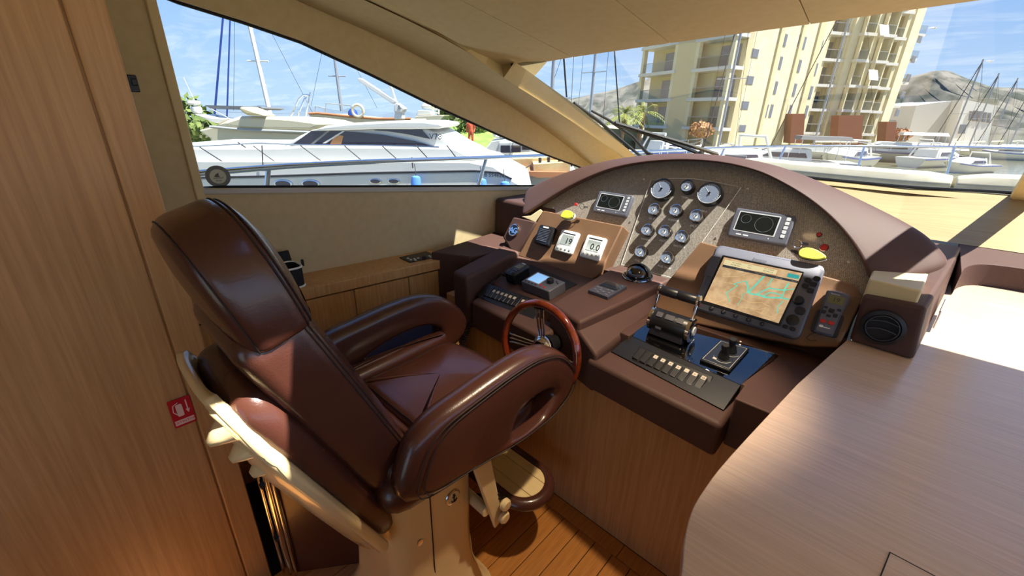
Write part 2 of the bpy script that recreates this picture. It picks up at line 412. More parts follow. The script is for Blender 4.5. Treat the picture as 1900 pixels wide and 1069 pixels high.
# pale strip in the recess between cove and headliner, and the corner gusset
stp = MB(); Ua = resample([p+Vector((0, 0, .004)) for p in upP[1:6]]+[upP[6]], 16); Yl = [lerp(.0, 1.72, k/15) for k in range(16)]
Cb = [Vector((portX(y)+.02, y, ceilz(max(portX(y), -1.95), y)+.016)) for y in Yl]
for k in range(15): stp.quad(Ua[k], Ua[k+1], Cb[k+1], Cb[k])
stp.quad(Ua[-1], gl[0]+Vector((.02, 0, .012)), Vector((-1.60, 1.76, 1.915)), Cb[-1]); stp.quad(gl[0]+Vector((.02, 0, .012)), gl[0]+Vector((-.05, .05, .02)), Vector((-1.58, 1.78, 1.925)), Vector((-1.60, 1.76, 1.915)))
struct(obj('trim_3', stp, 'cream_panel'), 'pale recess strip between cove and headliner')
# roof shell above the panels
rf = MB(); xs = [-1.84, -1.31, -.876, -.4, .30, .56, 1.14, 2.1]; ysr = [-2.6, 0, HATCH[2]-.02, HATCH[3]+.02, .9, 1.3]
for i in range(len(xs)-1):
    yy = ysr+[interp(RE, xs[i])-.01]
    for j in range(len(yy)-1):
        if j == 2 and xs[i] > HATCH[0]-.02 and xs[i+1] < .35: continue
        y0a, y1a = yy[j], (yy[j+1]); y1b = interp(RE, xs[i+1])-.01 if j == len(yy)-2 else y1a
        rf.quad(*[((portX(Y)+.02 if X < -1.8 else X), Y, ceilz(max(X, -1.65), Y)+.03) for X, Y in ((xs[i], y0a), (xs[i+1], y0a), (xs[i+1], y1b), (xs[i], y1a))])
obj('roof_shell', rf, 'joint_dark', ceil)
rc_ = MB(); yy = [-2.6, -.5, .3, .8, 1.2, 1.45, 1.6, 1.74, 2.05]
for a, b in zip(yy, yy[1:]):
    q = lambda y, s: (wallX(y)-.25, y, 2.36-.12*max(0, y-.6)-.20*max(0, y-1.4)) if s else (portX(min(y, 1.74))+.06, y, ceilz(-1.63, min(y, 1.72))+.045)
    rc_.quad(q(a, 1), q(a, 0), q(b, 0), q(b, 1))
for a, b in zip(yy, yy[1:]):
    o_ = lambda y: (wallX(y)-.25, y, 2.36-.12*max(0, y-.6)-.20*max(0, y-1.4)); i_ = lambda y: (wallX(y), y, interp(CRS, y)+.095)
    rc_.quad(i_(a), i_(b), o_(b), o_(a))
rc_.quad(i_(2.05), o_(2.05), q(2.05, 0), tuple(gl[0]+Vector((0, 0, .02))))
obj('roof_side', rc_, 'cream_panel', ceil)
# ---- windscreen: glass from the roof edge to the base, mullion, gasket
BASE = [tuple(gl[2]), (-1.1, 3.36, 1.36), (-.6, 3.42, 1.338), (0, 3.44, 1.333), (.45, 3.42, 1.354), (1.1, 3.32, 1.36), (1.74, 3.1, 1.37)]
TOPX = [-1.62, -1.25, -.75, -.2, .32, 1.1, 1.85]
TOPE = [(x, interp(RE, x)+.02, interp(ZE, x)+.02) for x in TOPX]; TOPE[0] = tuple(gl[0])
win2 = sroot('window_2', 'wide raked front windscreen over the dashboard', (0, 3.4, 1.33))
mullion_i = 4
for nm, rng in (('pane', range(0, mullion_i)), ('pane', range(mullion_i, len(BASE)-1))):
    pm = MB()
    for i in rng: pm.quad(BASE[i], BASE[i+1], TOPE[i+1], TOPE[i])
    obj(nm, pm, 'windscreen_glass', win2)
obj('gasket', MB().tube([Vector(p)+Vector((0, -.012, -.004)) for p in catmull(BASE, 5, False)], .009, 6), 'black_matt', win2)
obj('gasket', MB().tube([Vector(BASE[0]), Vector(TOPE[0])], .010, 6), 'black_matt', win2)
a, b = Vector(BASE[4]), Vector(TOPE[4]); d = (b-a).normalized(); sx = Vector((1, 0, 0)); up = sx.cross(d).normalized()
obj('mullion', MB().loft([[p+sx*u+up*w for u, w in ((-.05, 0), (.05, 0), (.05, .05), (-.05, .05))] for p in (a, b)]), 'cream_panel', win2, bevel=.01)
# starboard side of the wheelhouse, out of the picture: wall with its own long window
ws = MB(); 
for a, b in ((-2.6, 3.3),):
    ws.b2((1.92, a, 0), (1.96, b, 1.0)); ws.b2((1.92, a, 1.98), (1.96, b, 2.1))
for y in (-2.6, -.5, 1.6): ws.b2((1.92, y, 1.0), (1.96, y+.08, 1.98))
struct(obj('wall_starboard', ws, 'cream_vinyl'), 'cream starboard wall with long window')
wa = MB(); wa.b2((-2.2, -2.64, 0), (-.5, -2.6, 2.3)); wa.b2((.7, -2.64, 0), (2.0, -2.6, 2.3)); wa.b2((-.5, -2.64, 1.95), (.7, -2.6, 2.3))
struct(obj('wall_aft', wa, 'oak_wall'), 'oak aft wall with an open doorway')
# ---- wooden bulkhead to port behind the chair
BX, BY = -1.35, .172
bk = sroot('wall_bulkhead', 'tall oak bulkhead panel at the aft port side', (BX, 0, 0))
obj('edge_panel', MB().b2((BX-.6, .104, 0), (BX, BY, 2.16)), 'oak_wall', bk, bevel=.004)
obj('main_panel', MB().b2((BX-.6, -2.6, 0), (BX-.004, .100, 2.16)), 'oak_wall', bk, bevel=.003)
obj('joint_strip', MB().b2((BX-.3, .0995, 0), (BX-.012, .1045, 2.16)), 'oak_shelf', bk)
# ================================================================== own hull seen through the glass: side deck, foredeck, bow rail
mat('gelcoat_white', srgb(178, 178, 172), .35, coat=.2)
deck = MB()
DK = [(-2.55, -2.6), (-2.6, 0), (-2.6, 2), (-2.5, 4), (-2.0, 6.2), (-1.0, 7.8), (0, 8.3)]
for (x0, y0), (x1, y1) in zip(DK, DK[1:]):
    ix0, ix1 = (wallX(y0)-.04 if y0 < 3.4 else x0*.7), (wallX(y1)-.04 if y1 < 3.4 else x1*.7)
    deck.quad((x0-.05, y0, .72), (x1-.05, y1, .72), (ix1, y1, .76), (ix0, y0, .76))
    deck.quad((x0-.05, y0, .72), (x1-.05, y1, .72), (x1, y1, -1.8), (x0, y0, -1.8))
    deck.quad((-x0+.05, y0, .72), (-x1+.05, y1, .72), (-x1, y1, -1.8), (-x0, y0, -1.8))
    deck.quad((-x0+.05, y0, .72), (-x1+.05, y1, .72), (-ix1, y1, .76), (-ix0, y0, .76))
obj_deck = struct(obj('foredeck', deck, 'gelcoat_white', ang=60), 'white side decks and topsides of the yacht itself')
fd = MB(); FD = [(3.36, 1.72, 1.30), (3.7, 1.66, 1.25), (4.6, 1.6, 1.12), (5.6, 1.5, .98), (7.0, 1.0, .80), (7.6, .3, .74)]
for (y0, w0, z0), (y1, w1, z1) in zip(FD, FD[1:]):
    fd.quad((-w0, y0, z0), (w0, y0, z0), (w1, y1, z1), (-w1, y1, z1))
    for s in (-1, 1): fd.quad((s*w0, y0, z0), (s*w1, y1, z1), (s*w1*1.02, y1, .74), (s*w0*1.02, y0, .74))
obj('coachroof', fd, 'gelcoat_white', obj_deck, ang=60)
# pale sun pads right ahead of the windscreen
noisy('pad_vinyl', srgb(178, 174, 152), srgb(188, 184, 164), 12, .6)
def pad(x0, x1, label):
    mb = MB(); n = 10; rings = []
    for k in range(n+1):
        x = x0+(x1-x0)*k/n; yb = interp([(p[0], p[1]) for p in BASE], x)+.05; zz = interp([(p[0], p[2]) for p in BASE], x)
        e = .02 if k in (0, n) else 0
        rings.append([(x, yb+.02+e, zz-.06), (x, yb+e, zz+.02), (x, yb+.03+e, zz+.066-e), (x, yb+.12, zz+.076-e), (x, yb+.5, zz+.02), (x, yb+.52, zz-.1)])
    mb.loft(rings); tag(obj('sun_pad', mb, 'pad_vinyl', origin=((x0+x1)/2, 3.6, 1.3), bevel=.008, ang=50), label, 'cushion', 'sun pads ahead of the windscreen')
PADJ = onY(1772, 335, 3.5).x
pad(-.95, PADJ-.008, 'pale foredeck sun pad running left from the joint under the bow rail'); pad(PADJ+.008, 1.3, 'pale foredeck sun pad right of the joint at the picture edge')
# bow rail with stanchions
rl = thing('bow_rail', 'stainless steel bow rail with slanted stanchions around the yacht itself', 'railing', (-2.5, 1.5, .72), world_parts=True)
RP = [(-2.5, -2.6, 1.355), (-2.5, 0, 1.36), (-2.5, 1.05, 1.375), (-2.5, 2.3, 1.352), (-2.5, 3.3, 1.332), (-2.32, 4.6, 1.325), (-1.9, 6.1, 1.35), (-1.2, 7.3, 1.378), (-.5, 8.0, 1.400), (0, 8.15, 1.42), (.5, 8.0, 1.44), (1.2, 7.3, 1.47), (1.9, 6.1, 1.5)]
RPs = catmull(RP, 6, False)
obj('top_tube', MB().tube(RPs, .0165, 10), 'steel', rl)
for y, x, z, sl in ((.79, -2.5, 1.37, .09), (2.38, -2.5, 1.35, .13), (4.3, -2.37, 1.325, .2), (6.1, -1.9, 1.35, .2)):
    obj('stanchion', MB().tube([(x, y, z), (x-.03, y-sl*(z-.74)/.35, .74)], .0135, 8), 'steel', rl)
for (px, py, qx, qy, Y) in ((1457, 272, 1441, 308, 6.9), (1604, 271, 1590, 316, 7.8), (1771, 271, 1757, 322, 8.05), (1930, 271, 1920, 322, 7.6)):
    a = onY(px, py, Y); b = onY(qx, qy, Y-.1); b = b+(b-a)*1.3
    obj('stanchion', MB().tube([a, b], .014, 8), 'steel', rl)
# windscreen wipers parked along the port pillar
def wiper(path, blade, label, hub):
    w = thing('windscreen_wiper', label, 'wiper', hub, 'wipers on the windscreen', world_parts=True)
    obj('arm', MB().tube(path, [.014, .012, .009, .007][:len(path)] if len(path) <= 4 else .01, 6), 'black_matt', w)
    bl = [Vector(p) for p in blade]; up = Vector((0, .2, .9)).normalized()
    obj('blade', MB().loft([[p+up*.0, p+Vector((.012, 0, 0))+up*.012, p+up*.026, p+Vector((-.012, 0, 0))+up*.012] for p in bl]), 'black_matt', w)
    obj('pivot', MB().lathe([(.022, -.03), (.022, .02), (.015, .03)], hub, 12), 'black_plastic', w)
def gP(px, py, lift=.03):    # point a little above the windscreen glass
    i = 1; p = Vector(BASE[i]); n = (Vector(BASE[i+1])-p).cross(Vector(TOPE[i])-p).normalized()
    if n.z < 0: n = -n
    return onP(px, py, p+n*lift, n)
wiper([gP(1206, 290, .05), gP(1172, 252, .06), gP(1128, 222, .05), gP(1098, 206, .04)], [gP(1064, 196), gP(1110, 228), gP(1150, 262), gP(1192, 296)], 'black wiper lying along the port pillar, upper of the two', gP(1206, 290, .03))
wiper([gP(1300, 286, .05), gP(1240, 262, .06), gP(1190, 246, .05), gP(1150, 236, .04)], [gP(1140, 232), gP(1200, 250), gP(1262, 268), gP(1330, 290)], 'black wiper crossing low over the windscreen, lower of the two', gP(1300, 288, .03))
# ================================================================== helm console
PPp, PN = Vector((0, 1.64, .94)), Vector((0, -.866, .5))      # plane of the instrument pods
GPp = Vector((0, 1.74, .94))                                   # plane of the gauge board behind them
UPP = Vector((0, .5, .866))
def onPP(x, y, d=0): return onP(x, y, PPp+PN*d, PN)
def onGP(x, y, d=0): return onP(x, y, GPp+PN*d, PN)
hc = thing('helm_console', 'brown leather-covered helm console with arched visor and oak base', 'console', (-.8, 1.5, 0), world_parts=True)
# oak base
obj('base_cabinet', MB().b2((-1.60, 1.238, 0), (.0, 1.68, .80)), 'oak_wall', hc, bevel=.002)
def pris(name, P, bot, material=None, bev=.012, seg=3, dy=0):
    """solid under a polygon; bot = height of its flat underside"""
    P = [Vector(p) for p in P]; obj(name, MB().prism(P, [Vector((p.x, p.y+dy, bot)) for p in P]), material or 'dash_leather', hc, bevel=bev, seg=seg)
obj('back_body', MB().b2((-1.62, 1.69, 0), (-.014, 1.96, .985)), 'dash_leather', hc)
obj('side_body', MB().b2((-1.9, 1.40, 0), (-1.602, 1.96, .79)), 'dash_leather', hc)
# lower lip carrying the throttle panel
pris('throttle_shelf', [(-.69, 1.165, .838), (-.205, 1.135, .838), (-.205, 1.70, .838), (-.69, 1.70, .838)], .715, bev=.016)
# deck around the throttle panel (left of it the sloping flank of the spine)
pris('deck', [(-.215, 1.31, .893), (-.17, 1.60, .893), (-.62, 1.60, .893), (-.62, 1.34, .893), (-.66, 1.34, .893), (-.66, 1.72, .893), (.0, 1.72, .893), (.0, 1.215, .893), (-.205, 1.215, .893), (-.205, 1.31, .893)], .72, bev=.010)
# spine: nose, flank and top
obj('spine', MB().prism([(-.760, 1.205, .946), (-.655, 1.765, 1.004), (-.925, 1.765, 1.004), (-.945, 1.262, .946)], [(-.760, 1.205, .70), (-.655, 1.765, .70), (-.925, 1.765, .70), (-.945, 1.262, .70)]), 'dash_leather', hc, bevel=.012, seg=3)
obj('spine_flank', MB().prism([(-.80, 1.215, .928), (-.655, 1.172, .862), (-.645, 1.72, .905), (-.665, 1.765, .985), (-.75, 1.765, .985)], [(-.80, 1.215, .70), (-.655, 1.172, .70), (-.645, 1.72, .70), (-.665, 1.765, .70), (-.75, 1.765, .70)]), 'dash_leather', hc, bevel=.012, seg=3)
# left tray with raised rail
pris('tray_lip', [(-1.36, 1.20, .845), (-.90, 1.165, .845), (-.90, 1.30, .845), (-1.40, 1.30, .845)], .70, bev=.016)
obj('tray', MB().prism([(-1.40, 1.355, .878), (-.93, 1.325, .878), (-.93, 1.68, .952), (-1.50, 1.68, .952)], [(-1.40, 1.355, .70), (-.93, 1.325, .70), (-.93, 1.68, .70), (-1.50, 1.68, .70)]), 'dash_leather', hc, bevel=.006)
obj('tray_rail', MB().prism([(-1.515, 1.215, .950), (-1.405, 1.205, .950), (-1.475, 1.70, .972), (-1.62, 1.70, .972)], [(-1.515, 1.215, .68), (-1.375, 1.205, .68), (-1.42, 1.70, .68), (-1.62, 1.70, .68)]), 'dash_leather', hc, bevel=.018, seg=4)
# gauge board (woven glossy laminate)
m = mat('carbon_board', srgb(90, 84, 80), .22, spec=.5, coat=.5); N, L, b = nodes(m)
mp = tex_coord(N, L, (1, 1, 1)); ck = N.new('ShaderNodeTexChecker'); ck.inputs['Scale'].default_value = 330; L.new(mp.outputs[0], ck.inputs[0])
ck.inputs[1].default_value = srgb(172, 163, 150); ck.inputs[2].default_value = srgb(124, 117, 109)
nz = N.new('ShaderNodeTexNoise'); nz.inputs['Scale'].default_value = 160; nz.inputs['Detail'].default_value = 3; L.new(mp.outputs[0], nz.inputs[0])
mx = N.new('ShaderNodeMixRGB'); mx.blend_type = 'OVERLAY'; mx.inputs[0].default_value = .8; L.new(ck.outputs[0], mx.inputs[1]); L.new(nz.outputs[0], mx.inputs[2]); L.new(mx.outputs[0], b.inputs['Base Color'])
def board_pts(P, d0, d1, f=onGP):
    a = [f(*q, d1) for q in P]; return a, [p-PN*(d1-d0) for p in a]
gX = lambda X, z: Vector((X, GPp.y+(z-.94)*.5774, z))
INN = [(978, 397), (1000, 383), (1040, 358), (1080, 337), (1130, 317), (1180, 306), (1230, 301), (1280, 300), (1340, 305), (1400, 319), (1450, 342), (1500, 373), (1545, 412), (1580, 455), (1600, 490), (1608, 516)]
inn = resample(catmull([onP(*q, PPp+Vector((0, .05, 0)), PN) for q in INN], 4, False), 48)
top = [gX(-.03, .98), gX(-.005, 1.14)]+[gX(p.x, p.z+.004) for p in inn[::-1][1:-1:2]]+[gX(-1.53, 1.12), gX(-1.51, .98)]
obj('gauge_board', MB().prism(top, [p-PN*.02 for p in top]), 'carbon_board', hc)
# pods standing proud of the board
def pod(name, P, bev=.006):
    a = [onPP(*q) for q in P]; obj(name, MB().prism(a, [p-PN*.115 for p in a]), 'dash_suede', hc, bevel=bev, seg=3)
pod('left_pod', [(1007.6, 390.5), (1156, 419), (1113, 508), (1096, 521), (961, 475)])
pod('right_pod', [(1300, 448), (1585, 527), (1604, 552), (1555, 645), (1490, 643), (1280, 598), (1205, 575), (1240, 520)])
# clear cover plate outline over the gauges
mat('plate_edge', srgb(225, 222, 210), .4)
PLT = [(1208, 334), (1375, 348), (1303, 448)]
ctr = [onGP(*q, .006) for q in [(1208, 334), (1250, 331), (1290, 332), (1335, 339), (1375, 348), (1303, 449), (1252, 517), (1153, 491)]]
obj('cover_plate_edge', MB().tube(ctr, .0016, 4, closed=True), 'plate_edge', hc)
mat('screw', (.7, .7, .7, 1), .3, 1)
for q in [(1195, 333), (1387, 351), (1169, 412), (1328, 442), (1027, 386), (1575, 486)]:
    p = onGP(*q); obj('screw', moved(MB().lathe([(.0055, 0), (.005, .002), (.002, .003)], n=10), p, 0, frame_rot((1, 0, 0), UPP)), 'screw', hc)
# visor: arched hood
OUT = [(985, 345), (1010, 332), (1040, 322), (1080, 309), (1130, 298), (1180, 292), (1230, 289), (1280, 289), (1340, 293), (1400, 302), (1460, 316), (1540, 345), (1610, 376), (1680, 410), (1730, 440), (1762, 474)]
outp = resample(catmull([onP(*q, PPp+Vector((0, .2, 0)), PN) for q in OUT], 4, False), 48)
# seen end-on the hood is a shell: rim, top, back, underside, soffit
rings = []
Bc = Vector((-.77, 1.95, 1.0))
for k, (a, o) in enumerate(zip(inn, outp)):
    t = k/47; rad = (o-Vector((Bc.x, o.y, Bc.z))).normalized()
    th = .035
    back = o+Vector((0, .17, 0))-rad*.05
    soff = Vector((a.x, 0, a.z))-Vector((rad.x, 0, rad.z))*0; soff.y = GPp.y+(a.z-.94)*.5774+.03
    mid = a.lerp(o, .5)+rad*.022
    lip = a+rad*.012+Vector((0, -.012, 0))
    rings.append([a, lip, a.lerp(mid, .35)+rad*.012, mid, mid.lerp(o, .6)+rad*.010, o, back, back-rad*.06, soff.lerp(back, .3), soff])
def end_rings(r0, r1, side):
    out = []; c = sum(r0, Vector())/len(r0); t = (c-sum(r1, Vector())/len(r1)).normalized(); t = (t+Vector((side*.5, 0, -.2))).normalized()
    for sc_e, d in ((.96, .018), (.84, .034), (.6, .045), (.25, .050)): out.append([c+(p-c)*sc_e+t*d for p in r0])
    return out
rings = end_rings(rings[0], rings[2], -1)[::-1]+rings+end_rings(rings[-1], rings[-3], 1)
vm = MB().loft(rings, True, False, True)
vis = obj('visor', vm, 'dash_leather', hc, ang=40)
sb = vis.modifiers.new('s', 'SUBSURF'); sb.levels = 1; sb.render_levels = 2
# cream feet under both visor ends, vent block, logo block
mat('cream_block', srgb(214, 198, 152), .5)
obj('visor_foot', MB().prism([onPP(*q, .004) for q in [(985, 400), (1003, 388), (1007, 392), (994, 413), (968, 402)]], [onPP(*q, -.12) for q in [(985, 400), (1003, 388), (1007, 392), (994, 413), (968, 402)]]), 'cream_block', hc, bevel=.003)
fz = 1.195
ft = [(-.012, 1.715), (.116, 1.705), (.135, 2.06), (-.012, 2.06)]
obj('visor_foot', MB().prism([(x, y, fz) for x, y in ft], [(x*1.0, y, 1.10) for x, y in ft]), 'cream_block', hc, bevel=.006)
vb = [(-.012, 1.685, 1.146), (.138, 1.675, 1.158), (.262, 2.9, 1.128), (-.012, 2.9, 1.128)]
obj('vent_block', MB().prism(vb, [(-.005, 1.675, .986), (.156, 1.665, .986), (.28, 2.9, .986), (-.012, 2.9, .986)]), 'dash_leather', hc, bevel=.012, seg=3)
lb = [onPP(*q, .012) for q in [(952, 402), (995, 411), (988, 424), (958, 472), (948, 466), (932, 440)]]
obj('emblem_block', MB().prism(lb, [p-PN*.14 for p in lb]), 'dash_leather', hc, bevel=.010, seg=3)
# logo-side ledge with fabric face that joins the port shelf
obj('ledge', MB().prism([(-1.80, 1.30, .962), (-1.60, 1.40, .962), (-1.535, 1.70, .962), (-1.62, 1.90, .962), (-1.88, 1.90, .962)], [(-1.80, 1.30, .70), (-1.60, 1.40, .70), (-1.535, 1.70, .70), (-1.62, 1.90, .70), (-1.88, 1.90, .70)]), 'dash_leather', hc, bevel=.006)
obj('back_fill', MB().b2((-1.88, 1.86, .80), (-1.40, 2.3, 1.18)), 'dash_leather', hc, bevel=.02)
# hood back and dash top towards the windscreen
hb = MB()
dp = thing('dash_top', 'pale oak dashboard shelf sloping up to the base of the windscreen', 'shelf', (.4, 3.1, 1.1), world_parts=True)
sp = MB(); n = len(BASE)
nearE = [(p[0]*.98, 3.02 if p[0] > -1 else 2.9, 1.118) for p in BASE]
for i in range(n-1): sp.quad(nearE[i], nearE[i+1], Vector(BASE[i+1])+Vector((0, -.01, -.014)), Vector(BASE[i])+Vector((0, -.01, -.014)))
obj('slope_panel', sp, 'oak_dash', dp)
sb_ = MB()
for i in range(n-1): sb_.quad((nearE[i][0], 1.98, 1.10), (nearE[i+1][0], 1.98, 1.10), nearE[i+1], nearE[i])
sb2 = MB().b2((-1.75, 2.0, 1.06), (-.03, 2.98, 1.11))
obj('shelf_panel', sb2, 'oak_dash', dp)
# chart table rim behind the lit worktop
rimt = [(.262, 2.52), (.285, 2.66), (.34, 2.77), (.45, 2.815), (.7, 2.82), (1.7, 2.80)]
rm = MB(); rp = catmull([Vector((x, y, 0)) for x, y in rimt], 5, False)
rm.loft([[(p.x, p.y, .986), (p.x, p.y, 1.088), (p.x+.0, 3.04, 1.118), (p.x, 3.04, .986)] for p in rp])
obj('rim', rm, 'dash_leather', dp, bevel=.008)
# ================================================================== worktop and port shelf
wk = thing('worktop', 'pale oak worktop with rounded corner in the right foreground', 'worktop', (.5, .8, .985), world_parts=True)
CZ = .985
e0, e1, e2, e3 = onZ(1572, 630, CZ), onZ(1480, 712, CZ), onZ(1356, 845, CZ), onZ(1292, 932, CZ)
edge = [e0, e1, e2, onZ(1300, 917, CZ), onZ(1280, 958, CZ), onZ(1269, 1005, CZ), onZ(1264, 1069, CZ), onZ(1262, 1140, CZ)]
edge = [Vector(e0)]+catmull([e1, e2, onZ(1304, 912, CZ), onZ(1282, 953, CZ), onZ(1270, 1003, CZ), onZ(1264, 1069, CZ), Vector((-.075, .42, CZ))], 4, False)
outl = edge+[Vector((-.05, -.6, CZ)), Vector((1.5, -.6, CZ)), Vector((1.92, .2, CZ)), Vector((1.92, 2.95, CZ)), Vector((.02, 2.95, CZ)), Vector((.02, 1.70, CZ))]
obj('top', MB().prism(outl, [p-Vector((0, 0, .035)) for p in outl]), 'oak_counter', wk, bevel=.002, ang=30)
cab = [Vector((max(p.x, -.2)+.04 if p.y < 1.12 else max(p.x+.04, .012), p.y, .95)) for p in edge]+[Vector((.0, -.55, .95)), Vector((1.5, -.55, .95)), Vector((1.88, .2, .95)), Vector((1.88, 2.9, .95)), Vector((.06, 2.9, .95)), Vector((.06, 1.66, .95))]
obj('cabinet_body', MB().prism(cab, [Vector((p.x, p.y, 0)) for p in cab]), 'oak_wall', wk, bevel=.002, ang=30)
mat('groove', srgb(30, 20, 14), .8)
lid = [onZ(1651, 1026, CZ), onZ(1732, 1069, CZ)]
d1 = (lid[1]-lid[0]).normalized(); l0 = lid[0]; c2 = onZ(1634, 1069, CZ); d2 = (c2-l0).normalized()
LD = [l0, l0+d1*.40, l0+d1*.40+d2*.30, l0+d2*.30]
obj('lid_joint', MB().tube([p+Vector((0, 0, .0002)) for p in LD], .0018, 4, closed=True), 'groove', wk)
obj('lid', MB().prism([p+Vector((0, 0, .0012)) for p in LD], [p-Vector((0, 0, .02)) for p in LD]), 'oak_counter', wk)
# port shelf with drawer fronts
SZ = .92
sh = thing('port_shelf', 'light oak side shelf with drawer fronts along the window wall', 'shelf', (-1.85, .9, 0), world_parts=True)
f0, f1 = onZ(573, 535, SZ), onZ(839, 478, SZ); fd_ = (f1-f0)/(f1.y-f0.y)
fr = lambda y, d=0: Vector((f0.x+fd_.x*(y-f0.y)+d, y, 0))
ye = f1.y
def shelf_box(y0, y1, z0, z1, d0, d1=None):
    P = [fr(y0, d0), fr(y1, d0), (Vector((wallX(y1)+.002, y1, 0)) if d1 is None else fr(y1, d1)), (Vector((wallX(y0)+.002, y0, 0)) if d1 is None else fr(y0, d1))]
    return MB().prism([p+Vector((0, 0, z1)) for p in P], [p+Vector((0, 0, z0)) for p in P])
obj('shelf_top', shelf_box(BY+.004, ye, SZ-.052, SZ, 0), 'oak_shelf', sh, bevel=.003)
obj('recess', shelf_box(BY+.004, ye-.01, SZ-.09, SZ-.052, -.04), 'oak_shelf', sh)
obj('carcass', shelf_box(BY+.004, ye+.02, .0, SZ-.09, -.03), 'oak_shelf', sh)
jy = [BY+.01, .50, onX(661, 575, fr(.82).x-.01).y, 1.14, ye+.01]
for i, (a, b) in enumerate(zip(jy, jy[1:])):
    obj('drawer_front', shelf_box(a+.002, b-.002, SZ-.30, SZ-.062, -.01, -.03), 'oak_shelf', sh, bevel=.002)
    obj('door', shelf_box(a+.002, b-.002, .08, SZ-.305, -.01, -.03), 'oak_shelf', sh, bevel=.002)
# ================================================================== instruments and controls
class Dev:
    """a device lying in a plane: local x to starboard, y up the plane, z out of it"""
    def __init__(s, name, label, cat, px, py, p=PPp, n=PN, group=None, xa=(1, 0, 0), lift=0):
        n = Vector(n).normalized(); s.p = Vector(p)+n*lift; s.n = n; s.o = onP(px, py, s.p, n)
        xa = Vector(xa); xa = (xa-n*xa.dot(n)).normalized(); s.R = Matrix((xa, n.cross(xa), n)).transposed(); s.Ri = s.R.transposed()
        s.root = thing(name, label, cat, s.o, group, rot=s.R)
    def uv(s, px, py, d=0):
        q = s.Ri @ (onP(px, py, s.p+s.n*d, s.n)-s.o); return (q.x, q.y)
    def part(s, name, mb, material, bevel=0, seg=2, parent=None, **k): return obj(name, mb, material, parent or s.root, bevel, seg, **k)
    def poly(s, P, z0, z1, d=None): 
        Q = [s.uv(*q, z1 if d is None else d) for q in P]; return slab(Q, z0, z1)
    def txt(s, t, px, py, size, z, material='white_print', parent=None, name='lettering', rot=0, spacing=1.0, bold=0, mirror=False):
        mb = text_mb(t, size, spacing=spacing, bold=bold); u, v = s.uv(px, py, z) if py is not None else px
        if mirror: mb.v = [(-a, b, c) for a, b, c in mb.v]
        return s.part(name, moved(mb, (u, v, z), rot), material, parent=parent)
# ---- chart plotter
D = Dev('chart_plotter', 'large grey chart plotter showing a tan and turquoise harbour map', 'chart plotter', 1409, 540)
cs = [(1335, 460), (1537, 498), (1480, 627), (1285, 578)]
W, H = .366, .274
c = [D.uv(*q) for q in cs]; cx = sum(p[0] for p in c)/4; cy = sum(p[1] for p in c)/4
mat('plotter_grey', srgb(88, 90, 100), .42)
body = D.part('housing', slab(rrect(W, H, .022, 5, cx, cy), 0, .034, .006), 'plotter_grey')
S = [D.uv(*q, .035) for q in [(1343.6, 477.4), (1488.6, 507.3), (1444.6, 600), (1306, 557.8)]]
bz = [D.uv(*q, .035) for q in [(1341, 473), (1493, 504), (1448, 606), (1300, 562)]]
D.part('screen_bezel', slab(bz, .030, .0358), 'black_plastic', bevel=.002, parent=body)
m = noisy('chart_land', srgb(220, 190, 146), srgb(186, 150, 108), 26, .3, spec=.3); N, L, b = nodes(m)
L.new(N['Color Ramp'].outputs[0], b.inputs['Emission Color']); b.inputs['Emission Strength'].default_value = .45
mat('chart_water', srgb(112, 204, 180), .3, emit=srgb(112, 204, 180), es=.5); mat('chart_dark', srgb(60, 66, 70), .4, emit=srgb(60, 66, 70), es=.3)
mat('chart_cream', srgb(236, 222, 172), .4, emit=srgb(236, 222, 172), es=.45); mat('chart_black', srgb(20, 22, 24), .4); mat('chart_teal', srgb(60, 176, 172), .4, emit=srgb(60, 176, 172), es=.4)
mat('chart_road', srgb(240, 206, 150), .4, emit=srgb(240, 206, 150), es=.4)
scr = D.part('screen', slab(S, .0340, .0364), 'chart_land', parent=body)
zz = .0366
def strip(P, w, material, name, z=zz, closed=False):   # flat print on the screen, coordinates measured in the zoomed crop of the chart
    Q = [Vector((*D.uv(1330+x/7.635, 470+y/7.635, .0364), 0)) for x, y in P]; mb = MB()
    for a, b_ in zip(Q, Q[1:]):
        d = (b_-a).normalized(); nn = Vector((-d.y, d.x, 0))*w/2; e = d*w*.3
        mb.quad((a-e+nn)+Vector((0, 0, z)), (a-e-nn)+Vector((0, 0, z)), (b_+e-nn)+Vector((0, 0, z)), (b_+e+nn)+Vector((0, 0, z)))
    D.part(name, mb, material, parent=body)
for P, w in [([(180, 690), (150, 590), (130, 565), (200, 520), (290, 460), (240, 435), (380, 400), (430, 395)], .0032), ([(420, 410), (440, 470), (435, 545), (500, 580), (590, 590), (680, 620), (800, 630), (900, 630), (1010, 650)], .0062),
             ([(450, 550), (560, 440), (665, 330)], .0066), ([(715, 460), (790, 360)], .0042), ([(570, 575), (740, 495), (870, 515), (950, 525), (1020, 425)], .0052), ([(950, 525), (1095, 505)], .0034), ([(650, 610), (740, 560), (830, 565), (920, 600)], .0044), ([(920, 620), (1000, 440)], .004),
             ([(855, 850), (870, 740), (940, 680)], .003), ([(420, 560), (350, 590), (360, 630), (290, 740)], .002)]: strip(P, w, 'chart_water', 'chart_channel')
for P in [[(0, 700), (250, 600), (480, 700), (640, 700), (760, 760)], [(350, 760), (600, 800), (700, 770), (620, 860)], [(560, 820), (760, 900), (860, 860)], [(80, 330), (300, 330), (480, 270)], [(20, 400), (230, 430)]]: strip(P, .0011, 'chart_road', 'chart_road', zz-.0001)
D.part('data_bar', slab([D.uv(1330+x/7.635, 470+y/7.635, .0364) for x, y in [(118, 88), (858, 240), (832, 305), (90, 160)]], .0362, .0367), 'chart_cream', parent=body)
